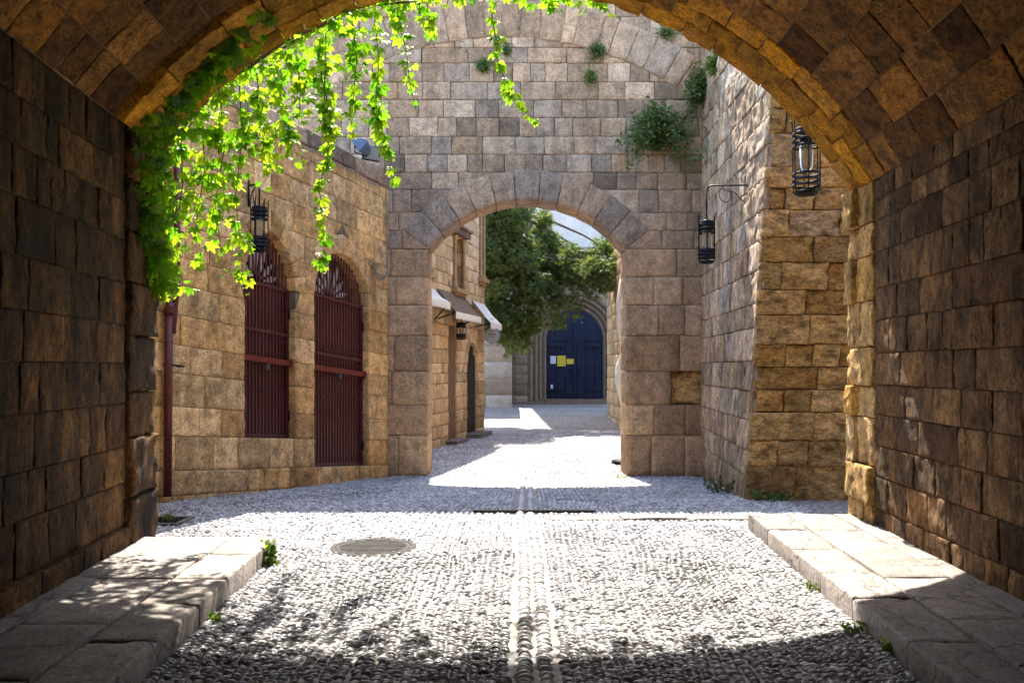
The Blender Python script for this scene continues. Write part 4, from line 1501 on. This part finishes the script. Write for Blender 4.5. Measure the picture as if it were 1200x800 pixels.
# ------------------------------------------------------------------ lanterns
def lantern(name, pos, dia, hgt, label, rod, bracket=None):
    """round iron cage: hoops, uprights, glass; pos = centre of the cage bottom"""
    t = thing(name, pos, label, 'lantern', 'iron cage lanterns')
    x, y, z = pos
    r = dia / 2
    mb = MB()
    for f in (.045, .15, .235, .32, .74, .84, .93, .99):
        hb = MB()
        hb.hoop((x, y, z + hgt * f), r * (.82 if f < .1 else 1 if f < .5 else .97 if f < .97 else .86), .012, .028)
        hb.build('hoop', M['iron'], t)
    mb.lathe([(0, .0), (r * .6, .0), (r * .8, hgt * .03), (r * .6, hgt * .035), (0, hgt * .035)], (x, y, z), 16)
    mb.build('bottom_dish', M['iron'], t)
    mb = MB()
    mb.lathe([(0, hgt * .985), (r * .55, hgt * .985), (r * .4, hgt * 1.04), (0, hgt * 1.05)], (x, y, z), 16)
    mb.build('top_dish', M['iron'], t)
    mb = MB()
    for i in range(6):
        a = 2 * PI * i / 6 + .35
        ca, sa = math.cos(a), math.sin(a)
        rr_ = r * 1.0
        mb.tube([(x + r * .7 * ca, y + r * .7 * sa, z + .01), (x + rr_ * .92 * ca, y + rr_ * .92 * sa, z + hgt * .06), (x + rr_ * ca, y + rr_ * sa, z + hgt * .16),
                 (x + rr_ * ca, y + rr_ * sa, z + hgt * .98), (x + rr_ * 1.06 * ca, y + rr_ * 1.06 * sa, z + hgt * 1.14), (x + rr_ * 1.2 * ca, y + rr_ * 1.2 * sa, z + hgt * 1.18)], .0075, 5)
    mb.build('uprights', M['iron'], t)
    mb = MB()
    mb.lathe([(0, hgt * .30), (r * .30, hgt * .33), (r * .46, hgt * .43), (r * .5, hgt * .72), (r * .36, hgt * .8), (0, hgt * .81)], (x, y, z), 18)
    mb.build('lamp_glass', M['bulbglass'], t)
    mb = MB()
    mb.lathe([(0, hgt * .79), (r * .42, hgt * .79), (r * .45, hgt * .9), (r * .2, hgt * 1.0), (0, hgt)], (x, y, z), 14)
    mb.build('lamp_cap', M['iron'], t)
    mb = MB()
    mb.tube([(x, y, z + hgt * 1.0), (x, y, z + hgt + rod)], .012, 6)
    mb.build('rod', M['iron'], t)
    if bracket is not None:
        top = Vector((x, y, z + hgt + rod))
        b = Vector(bracket)
        d = (b - top); d.z = 0
        mb = MB()
        mb.tube([top - Vector((0, 0, .06)), top + d * .05 + Vector((0, 0, .0)), top + d * .12 + Vector((0, 0, .02)), top + d + Vector((0, 0, .02))], .012, 6)
        mb.tube([top + d - Vector((0, 0, .28)), top + d + Vector((0, 0, .10))], .016, 6)
        sc_ = []
        for i in range(22):
            f = i / 21
            sc_.append(top + d * (.35 + .62 * f) + Vector((0, 0, -.02 - .17 * math.sin(f * PI * .5) ** 2 - .025 * math.sin(f * 9))))
        mb.tube(sc_, .007, 5)
        mb.tube([top + d * .45 + Vector((.0, 0, -.12 + .1 * math.cos(a))) + d * .14 * math.sin(a) for a in np.linspace(0, 5.2, 14)], .006, 5)
        mb.build('bracket', M['iron'], t)
    return t


pA = W(304, 295, 12.0)
bA = f_uv(292, 215)
lantern('cage_lantern', pA, .235, .62, 'iron cage lantern hanging before the arched maroon gate among the vine tips', .32, (fp(3.75, 4.1, 0).x, fp(3.75, 4.1, 0).y, 0))
pB = W(828, 309, 12.2)
lantern('cage_lantern', pB, .25, .60, 'iron cage lantern on a scrolled bracket from the pale right wall', .50, (3.38, 12.2, 0))
pC = W(945, 229, 9.55)
lantern('cage_lantern', pC, .31, .74, 'large iron cage lantern tucked behind the vault edge before the buttress', .35, (pC[0] + .15, 8.78, 0))
pD = W(540.5, 398, 22.3)
lantern('cage_lantern', pD, .27, .44, 'small iron cage lantern under the shop awnings beyond the gateway', .3, tuple(sp(22.6, 3, 0)))

# ------------------------------------------------------------------ covers in the street
t = thing('manhole_cover', (-1.27, 7.82, 0), 'worn round iron manhole cover set among the sunlit pebbles', 'manhole cover')
mb = MB()
mb.lathe([(0, .010), (.33, .010), (.34, .008), (.34, -.02)], (-1.27, 7.82, 0), 32)
for i in range(-5, 6):
    L = math.sqrt(max(.30 ** 2 - (i * .055) ** 2, 0)) * 2
    mb.box((-1.27, 7.82 + i * .055, .0115), (L, .022, .006))
mb.build('lid', M['steel'], t)
mb = MB(); mb.lathe([(.345, -.02), (.345, .008), (.39, .008), (.40, -.02)], (-1.27, 7.82, 0), 32); mb.build('frame', M['steel'], t)
t = thing('drain_grate', (-3.7, 9.1, 0), 'square dark iron drain grate beside the left passage corner', 'drain')
mb = MB(); mb.box((-3.7, 9.1, .0), (.40, .40, .012)); mb.build('pit', M['dark'], t)
mb = MB()
for i in range(-3, 4): mb.box((-3.7 + i * .055, 9.1, .014), (.024, .38, .016))
for i in (-1, 0, 1): mb.box((-3.7, 9.1 + i * .13, .016), (.38, .022, .016))
mb.build('grating', M['iron'], t)
mb = MB()
for (dx, dy, w_, d_) in ((0, .21, .46, .05), (0, -.21, .46, .05), (.21, 0, .05, .37), (-.21, 0, .05, .37)): mb.box((-3.7 + dx, 9.1 + dy, .01), (w_, d_, .03))
mb.build('frame', M['flag'], t)
mb = MB()
pts = [W(338, -20, 7.6), W(347, 6, 7.75), W(352, 18, 7.85), W(358, 34, 7.98)]
mb.tube(pts, .012, 6)
tag(mb.build('cord', M['cord']), 'straw coloured cord hanging from the vault above the vine', 'cord')


# ------------------------------------------------------------------ leaves
def rot_mats(n, normal_bias, spread, up_bias=(0, 0, -1), tip_spread=.5):
    """frames whose z is the leaf normal and y its tip direction"""
    z = np.array(normal_bias, float)[None] + R.normal(0, spread, (n, 3))
    z /= np.linalg.norm(z, axis=1, keepdims=True)
    y = np.array(up_bias, float)[None] + R.normal(0, tip_spread, (n, 3))
    y -= (y * z).sum(1, keepdims=True) * z
    y /= np.linalg.norm(y, axis=1, keepdims=True) + 1e-9
    x = np.cross(y, z)
    return np.stack([x, y, z], -1)


def leaflet_t(angs, lens, width, droop=.18, fold=.10):
    v, f = [], []
    for a, L in zip(angs, lens):
        ca, sa = math.cos(a), math.sin(a)
        loc = [(0, .03, 0), (-width * .62 * L, .38 * L, fold * L), (-width * .7 * L, .66 * L, fold * .7 * L - droop * .4 * L), (0, L, -droop * L),
               (width * .7 * L, .66 * L, fold * .7 * L - droop * .4 * L), (width * .62 * L, .38 * L, fold * L), (0, .55 * L, -droop * .2 * L)]
        b = len(v)
        for (x, y, z) in loc: v.append((x * ca + y * sa, -x * sa + y * ca, z))
        f += [(b, b + 6, b + 2, b + 1), (b + 6, b + 3, b + 2, b + 2)][:1] + [(b, b + 5, b + 4, b + 6)]
        f += [(b + 6, b + 4, b + 3, b + 2)]
    return np.array(v), np.array(f)


PALM = leaflet_t([-1.35, -.68, 0, .68, 1.35], [.62, .88, 1.0, .88, .62], .29)
OVAL = leaflet_t([0], [1.0], .42)
SLIM = leaflet_t([-.5, 0, .5], [.85, 1.0, .85], .13, .12, .04)


def leaves_at(P, tmpl, size, bias, spread, tip=(0, 0, -1), tips=.5, sv=.42):
    n = len(P)
    Mx = rot_mats(n, bias, spread, tip, tips) * (size * R.uniform(1 - sv, 1 + sv, n))[:, None, None]
    col = R.uniform(0, 1, (n, 3))
    return instance(tmpl[0], [tmpl[1]], np.asarray(P), Mx, col)


def leaf_obj(name, parts, mat, stems=None, stemmat=None, parent=None):
    V, F, C = merge(parts)
    nleaf = sum(len(f) for f in F)
    mats = [mat]
    mi = np.zeros(nleaf, int)
    if stems is not None and stems.v:
        b = len(V)
        V = np.concatenate([V, np.array([tuple(p) for p in stems.v])])
        C = np.concatenate([C, np.full((len(stems.v), 3), .5)])
        q4 = [[b + i for i in f] for f in stems.f if len(f) == 4]
        F = F + [np.array(q4)]
        mi = np.concatenate([mi, np.ones(len(q4), int)])
        mats = [mat, stemmat]
    return link(name, mesh_np(name, V, F, True, C, mi), mats, parent)


def along(pts, n, jit):
    pts = np.array(pts, float)
    d = np.concatenate([[0], np.cumsum(np.linalg.norm(np.diff(pts, axis=0), axis=1))])
    t = np.sort(R.uniform(0, d[-1], n))
    P = np.stack([np.interp(t, d, pts[:, i]) for i in range(3)], 1)
    return P + R.normal(0, 1, (n, 3)) * np.array(jit), t / d[-1], d[-1]


vine = thing('climbing_vine', (-2.2, 8.3, 4.6), 'bright green creeper hanging in long shoots from the vault edge', 'vine')


def vx(px, py, dy=.25):
    Y = 8.3
    for _ in range(4): Y = yexit((px - 600) / FPX * Y) + dy
    return W(px, py, Y)


SHOOTS = [  # px polyline, distance outside the face, leaves per metre, spread
    ([(188, 175), (196, 230), (188, 290), (193, 350)], .12, 62, .06),
    ([(212, 150), (214, 215), (205, 280), (215, 340)], .22, 70, .08),
    ([(236, 125), (240, 200), (230, 260), (238, 318)], .30, 72, .09),
    ([(258, 105), (262, 180), (252, 240), (262, 318)], .24, 72, .09),
    ([(280, 90), (284, 160), (276, 230), (283, 300), (286, 348)], .34, 58, .06),
    ([(300, 75), (306, 140), (318, 190), (310, 215)], .30, 62, .07),
    ([(322, 58), (330, 120), (342, 165), (352, 195)], .36, 58, .06),
    ([(345, 45), (352, 100), (350, 150)], .26, 62, .08),
    ([(368, 35), (378, 95), (388, 140), (396, 172)], .32, 64, .08),
    ([(382, 28), (380, 120), (386, 170), (374, 220), (380, 270), (377, 318)], .44, 56, .045),
    ([(412, 20), (418, 70), (414, 120), (410, 158)], .30, 62, .07),
    ([(438, 12), (444, 70), (440, 120), (452, 170), (468, 220)], .40, 52, .04),
    ([(462, 8), (476, 60), (480, 95), (488, 130)], .30, 46, .04),
    ([(500, 2), (505, 30), (512, 45)], .22, 60, .06),
    ([(572, -10), (580, 40), (584, 75), (598, 110), (612, 128), (632, 144)], .36, 40, .025),
    ([(640, -14), (648, 8), (654, 14)], .2, 50, .05),
    ([(690, -12), (703, 6), (716, 16)], .2, 45, .03),
]
for (poly, dy, dens, sp_) in SHOOTS:
    pts = [vx(x, y, dy) for x, y in poly]
    L = sum((Vector(pts[i + 1]) - Vector(pts[i])).length for i in range(len(pts) - 1))
    P, t, _ = along(pts, int(L * dens * (.62 if poly[0][0] < 290 else .84)), (sp_ * .62, sp_, sp_ * .5))
    P = P * 1.0
    fine_ = np.array(pts[-1])
    P = P + (1 - t)[:, None] * R.normal(0, .02, P.shape)
    sz = .092
    big = leaves_at(P[t < .8], PALM, sz, (.1, -.75, .55), .45, (0, 0, -1), .45)
    small = leaves_at(P[t >= .8], PALM, sz * .72, (.1, -.75, .55), .45, (0, 0, -1), .4)
    mb = MB()
    mb.tube(pts, [.007 - .005 * i / (len(pts) - 1) for i in range(len(pts))], 5, cap=False)
    leaf_obj('hanging_shoot', [big, small], M['vine'], mb, M['stem'], vine)
# thick mat along the arch edge
EDGE = [(182, 200), (195, 172), (218, 142), (250, 105), (290, 72), (330, 50), (370, 28), (420, 8), (480, -6), (550, -14), (620, -12), (690, -2), (712, 6)]
ep = [vx(x, y, .12) for x, y in EDGE]
P, t, L = along(ep, 470, (.05, .10, .07))
P = P[R.uniform(0, 1, len(P)) < np.interp(t, [0, .6, .75, 1], [1, 1, .55, .35])]
mass = [leaves_at(P, PALM, .092, (.1, -.6, .5), .5, (0, 0, -1), .5)]
P2_, t2, _ = along([vx(x, y, .3) for x, y in [(185, 215), (225, 180), (265, 160), (300, 110), (345, 75), (390, 55), (440, 30)]], 110, (.10, .12, .12))
mass.append(leaves_at(P2_, PALM, .092, (.1, -.6, .5), .5, (0, 0, -1), .5))
mb = MB()
for k in range(4):
    mb.tube([tuple(np.array(vx(x, y, .05 + .05 * k)) + R.normal(0, .035, 3)) for x, y in EDGE], [.022 - .004 * k - .0008 * i for i in range(len(EDGE))], 6, cap=False)
leaf_obj('foliage', mass, M['vine'], mb, M['stem'], vine)
# creeping shoots inside the passage, on the jamb and the ring
def inner_hit(px, py, back=.09):
    """first point along this line of sight that touches the inside of the passage, a little in front of it"""
    Yd = 5.0
    while Yd < 8.9:
        x, _, z = W(px, py, Yd)
        f = (x - wall_l(Yd)) / (wall_r(Yd) - wall_l(Yd))
        xr = A_[0] + f * (C_[0] - A_[0])
        top = VZ + math.sqrt(max(VR ** 2 - (xr - VX) ** 2, 0))
        if f < .016 or z > top - .05: break
        if Yd > yexit(x): break
        Yd += .01
    return W(px, py, Yd - back)


INN = [([(175, 135), (173, 190), (179, 250), (185, 310), (189, 345)], 190, .055), ([(191, 150), (189, 200), (191, 260), (193, 330)], 110, .05),
       ([(183, 150), (199, 128), (219, 104), (245, 78), (265, 60)], 150, .055), ([(218, 112), (239, 82), (257, 60), (275, 46)], 70, .05),
       ([(275, 50), (293, 34), (313, 18)], 26, .05)]
for poly, n, js in INN:
    pts = [np.array(inner_hit(x, y)) for x, y in poly]
    P, t, _ = along(pts, n, (js, .07, js))
    mb = MB()
    mb.tube(pts, .008, 5, cap=False)
    leaf_obj('creeping_shoot', [leaves_at(P, PALM, .088, (.5, -.7, .1), .35, (0, 0, -1), .4)], M['vine'], mb, M['stem'], vine)

# conifer behind the house corner
TX, TY = -1.75, 29.3
tree = thing('conifer_tree', (TX, TY, -.25), 'dark green drooping conifer spreading over the street before the blue door', 'tree')
mb = MB()
tp = [(TX, TY, -.4), (TX + .1, TY, 1.5), (TX + .35, TY - .05, 3.2), (TX + .7, TY - .1, 5.0), (TX + 1.1, TY, 7.0), (TX + 1.3, TY, 9.0)]
mb.tube(tp, [.34, .28, .25, .2, .13, .04], 10)
mb.build('trunk', M['bark'], tree)
limbs = []
clumps = []
BOUGH = [  # start on the trunk, end px/py, depth
    (2, (600, 372), 28.6), (2, (650, 372), 28.9), (3, (700, 330), 29.0), (3, (722, 300), 29.2), (3, (692, 312), 28.4), (4, (700, 310), 29.8), (3, (640, 330), 28.0),
    (4, (618, 248), 28.3), (5, (612, 215), 29.0), (5, (600, 200), 29.3), (4, (590, 290), 28.2), (3, (580, 350), 28.2), (4, (570, 240), 29.4), (5, (560, 160), 29.5), (2, (615, 395), 28.3), (3, (660, 345), 28.4), (4, (718, 296), 29.6), (3, (572, 270), 28.6), (3, (578, 312), 28.4), (3, (604, 322), 28.8), (4, (612, 280), 28.4), (4, (600, 255), 28.6), (3, (630, 300), 29.2), (3, (675, 318), 29.2), (2, (590, 378), 28.5)]
for (k, (px, py), Yd) in BOUGH:
    a = Vector(tp[k]); e = Vector(W(px, py, Yd))
    midp = (a + e) / 2 + Vector((0, 0, .35))
    pts = [a, (a + midp) / 2 + Vector((0, 0, .1)), midp, (midp + e) / 2 + Vector((0, 0, .08)), e]
    limbs.append(pts)
    mb = MB()
    mb.tube(pts, [.09, .07, .05, .035, .015], 6)
    mb.build('limb', M['bark'], tree)
    pa = np.array([tuple(p) for p in pts[1:]])
    C_, t_, _ = along(pa, 20, (.30, .40, .26))
    clumps.append(C_)
clumps = np.concatenate(clumps)
clumps = clumps[~((clumps[:, 0] > 1.35) & (clumps[:, 0] < 3.0) & (clumps[:, 2] > 5.75))]     # the crown is open at its upper right
leafP, dirs = [], []
for c in clumps:
    r = R.uniform(.26, .48)
    n = int(100 * (r / .36) ** 2)
    d = R.normal(0, 1, (n, 3)); d /= np.linalg.norm(d, axis=1, keepdims=True)
    leafP.append(c + d * (r * R.uniform(.35, 1, (n, 1)) * np.array([1, 1, .8])) - np.array([0, 0, .06]))
leafP = np.concatenate(leafP)
hang = []
for (px, py) in ((592, 405), (600, 398), (585, 390), (612, 385), (626, 380), (640, 372), (655, 376), (668, 366), (690, 352), (705, 346), (596, 415), (718, 340), (676, 372), (583, 372)):
    pts = [W(px + rnd.uniform(-4, 4), py - 45, 28.3), W(px, py, 28.2)]
    C_, _, _ = along(pts, 120, (.13, .15, .05))
    hang.append(C_)
hang = np.concatenate(hang)
clr = np.clip(.45 + .5 * fbm(leafP * .9, 2) + R.normal(0, .16, len(leafP)), 0, 1)
V1 = leaves_at(leafP, SLIM, .16, (0, -.5, .6), .7, (0, 0, -.6), .7)
V1 = (V1[0], V1[1], np.repeat(np.stack([clr, R.uniform(0, 1, len(clr)), clr], 1), len(SLIM[0]), 0))
V2 = leaves_at(hang, SLIM, .15, (0, -.6, .5), .6, (0, 0, -1), .4)
leaf_obj('crown', [V1, V2], M['fir'], parent=tree)


# plants on the gateway wall
def wall_plant(px, py, wpx, hpx, n, label, Yb=GYD, mat='caper', droop=.35, name='wall_plant', size=.072, grp='plants rooted in the gateway wall'):
    root = Vector(W(px, py, Yb))
    w, h = wpx * Yb / FPX, hpx * Yb / FPX
    t = thing(name, (root.x, root.y - .01, root.z), label, 'plant', grp)
    mb = MB()
    Ps = []
    ns = max(9, int(n / 18))
    for i in range(ns):
        a = PI * (1.35 * (i + rnd.uniform(.1, .9)) / ns - .175)
        L = rnd.uniform(.25, .98)
        ex = root.x + math.cos(a) * w / 2 * L
        ez = root.z + (math.sin(a) * h * .85 - h * droop) * L
        out = rnd.uniform(.10, .38) * max(.35, w)
        p0 = Vector((root.x + rnd.uniform(-.2, .2) * w * .4, root.y, root.z - h * .15))
        p2 = Vector((ex, root.y - .03 - out, ez))
        p1 = (p0 + p2) / 2 + Vector((0, -out * .4, h * .12))
        pts = [p0, p1, p2]
        mb.tube(pts, [.006, .005, .003], 4, cap=False)
        C_, t_, _ = along([tuple(p) for p in pts], 34, (.045, .04, .045))
        Ps.append(C_[t_ > .12])
    P = np.concatenate(Ps)
    P[:, 1] = np.minimum(P[:, 1], root.y - .02)
    leaf_obj('foliage', [leaves_at(P, OVAL, size, (0, -.6, .7), .55, (0, -.3, .1), .9)], M[mat], mb, M['stem'], t)


wall_plant(768, 158, 104, 74, 1900, 'broad dark green caper bush spilling from the wall beside the corner')
wall_plant(818, 108, 46, 66, 900, 'tall bush in the corner above the broad caper bush', Yb=15.45)
wall_plant(838, 78, 30, 30, 300, 'yellow green tuft on top of the pale wall under the vault edge', Yb=14.6, mat='weed')
wall_plant(567, 78, 26, 28, 260, 'small tuft in a joint left of the crown below the relieving arch', size=.045)
wall_plant(699, 60, 22, 24, 240, 'small rounded tuft on the relieving arch right of the crown', size=.045)
wall_plant(692, 90, 14, 26, 160, 'narrow yellowish tuft hanging below the rounded one', mat='weed', size=.04)
wall_plant(780, 40, 40, 14, 200, 'low flat tuft high on the wall near the vault edge', size=.045)
wall_plant(594, 60, 18, 20, 130, 'faint tuft behind the long trailing vine shoot', size=.04)


def weed(px, py, Y, w, h, n, label, z=None, mat='weed', grp=None):
    p = Vector(W(px, py, Y))
    if z is not None: p.z = z
    t = thing('weed', tuple(p), label, 'weed', grp or 'weeds along the street edges')
    Ps, mb = [], MB()
    for i in range(max(5, n // 14)):
        a = rnd.uniform(0, 2 * PI)
        q_ = p + Vector((math.cos(a) * w * rnd.uniform(.1, .5), math.sin(a) * w * rnd.uniform(.1, .5) * .6, 0))
        e = q_ + Vector((math.cos(a) * w * .25, -abs(math.sin(a)) * w * .2, h * rnd.uniform(.5, 1.0)))
        mb.tube([q_, (q_ + e) / 2 + Vector((0, 0, h * .12)), e], [.004, .003, .002], 4, cap=False)
        C_, _, _ = along([tuple(q_), tuple(e)], 14, (.012, .012, .012))
        Ps.append(C_)
    leaf_obj('foliage', [leaves_at(np.concatenate(Ps), OVAL, .05 if h > .12 else .03, (0, -.5, .6), .6, (0, 0, 1), .6)], M[mat], mb, M['stem'], t)


weed(850, 572, 12.2, .55, .28, 260, 'leafy green weed clump at the foot of the pale wall', float(gz(12.2)), 'caper')
weed(905, 588, 10.9, .45, .14, 160, 'low weeds at the foot of the ochre buttress face', float(gz(10.9)), 'caper')
weed(321, 660, 7.12, .10, .22, 110, 'bright green tuft against the end of the left kerb', 0)
weed(893, 616, 8.55, .12, .14, 70, 'small tuft in the angle of the right kerb', 0)
weed(926, 648, 7.55, .08, .06, 34, 'tiny weed sprig a little in front of the right kerb corner', 0)
weed(1046, 765, 4.93, .10, .06, 40, 'weed sprig in the shade at the near right kerb', 0)
weed(252, 728, 5.52, .08, .05, 34, 'tiny weed sprig at the foot of the shaded left kerb', 0)
weed(953, 686, 6.3, .10, .07, 40, 'tiny weed sprig halfway along the right kerb', 0)
weed(1000, 727, 5.3, .10, .06, 40, 'tiny weed sprig at the shadow edge by the right kerb', 0)
weed(197, 612, 9.0, .14, .12, 70, 'weed growing through the iron drain grate', .01)
weed(724, 558, 15.2, .35, .05, 70, 'low grass at the foot of the right gateway pier', float(gz(15.2)))

# ------------------------------------------------------------------ light, sky, camera
EL, AZ = math.radians(56.5), math.radians(-4.5)
S = Vector((math.sin(AZ) * math.cos(EL), math.cos(AZ) * math.cos(EL), math.sin(EL)))
ld = bpy.data.lights.new('sun', 'SUN')
ld.energy = 3.1
ld.angle = math.radians(.53)
ld.color = (1.0, .92, .80)
lo = bpy.data.objects.new('sun', ld)
lo.rotation_euler = S.to_track_quat('Z', 'Y').to_euler()
lo.location = (0, 20, 30)
COL.objects.link(lo)
w = bpy.data.worlds.new('World')
sc.world = w
w.use_nodes = True
nt = w.node_tree
sky = nt.nodes.new('ShaderNodeTexSky')
sky.sky_type = 'NISHITA'
sky.sun_disc = False
sky.sun_elevation = EL
sky.sun_rotation = AZ
bg = nt.nodes['Background']
bg.inputs['Strength'].default_value = .15
nt.links.new(sky.outputs[0], bg.inputs[0])
cam = bpy.data.cameras.new('camera')
cam.sensor_width = 36
cam.lens = 36 * FPX / 1200
cam.shift_y = 30 / 1200
cam.clip_start, cam.clip_end = .05, 2000
co = bpy.data.objects.new('camera', cam)
co.location = (0, 0, CAMZ)
co.rotation_euler = (PI / 2, 0, 0)
COL.objects.link(co)
sc.camera = co
sc.view_settings.view_transform = 'Standard'
sc.view_settings.look = 'None'
sc.view_settings.gamma = 1
sc.view_settings.exposure = 2.5
sc.cycles.max_bounces = 8
sc.cycles.diffuse_bounces = 6
sc.cycles.use_denoising = True
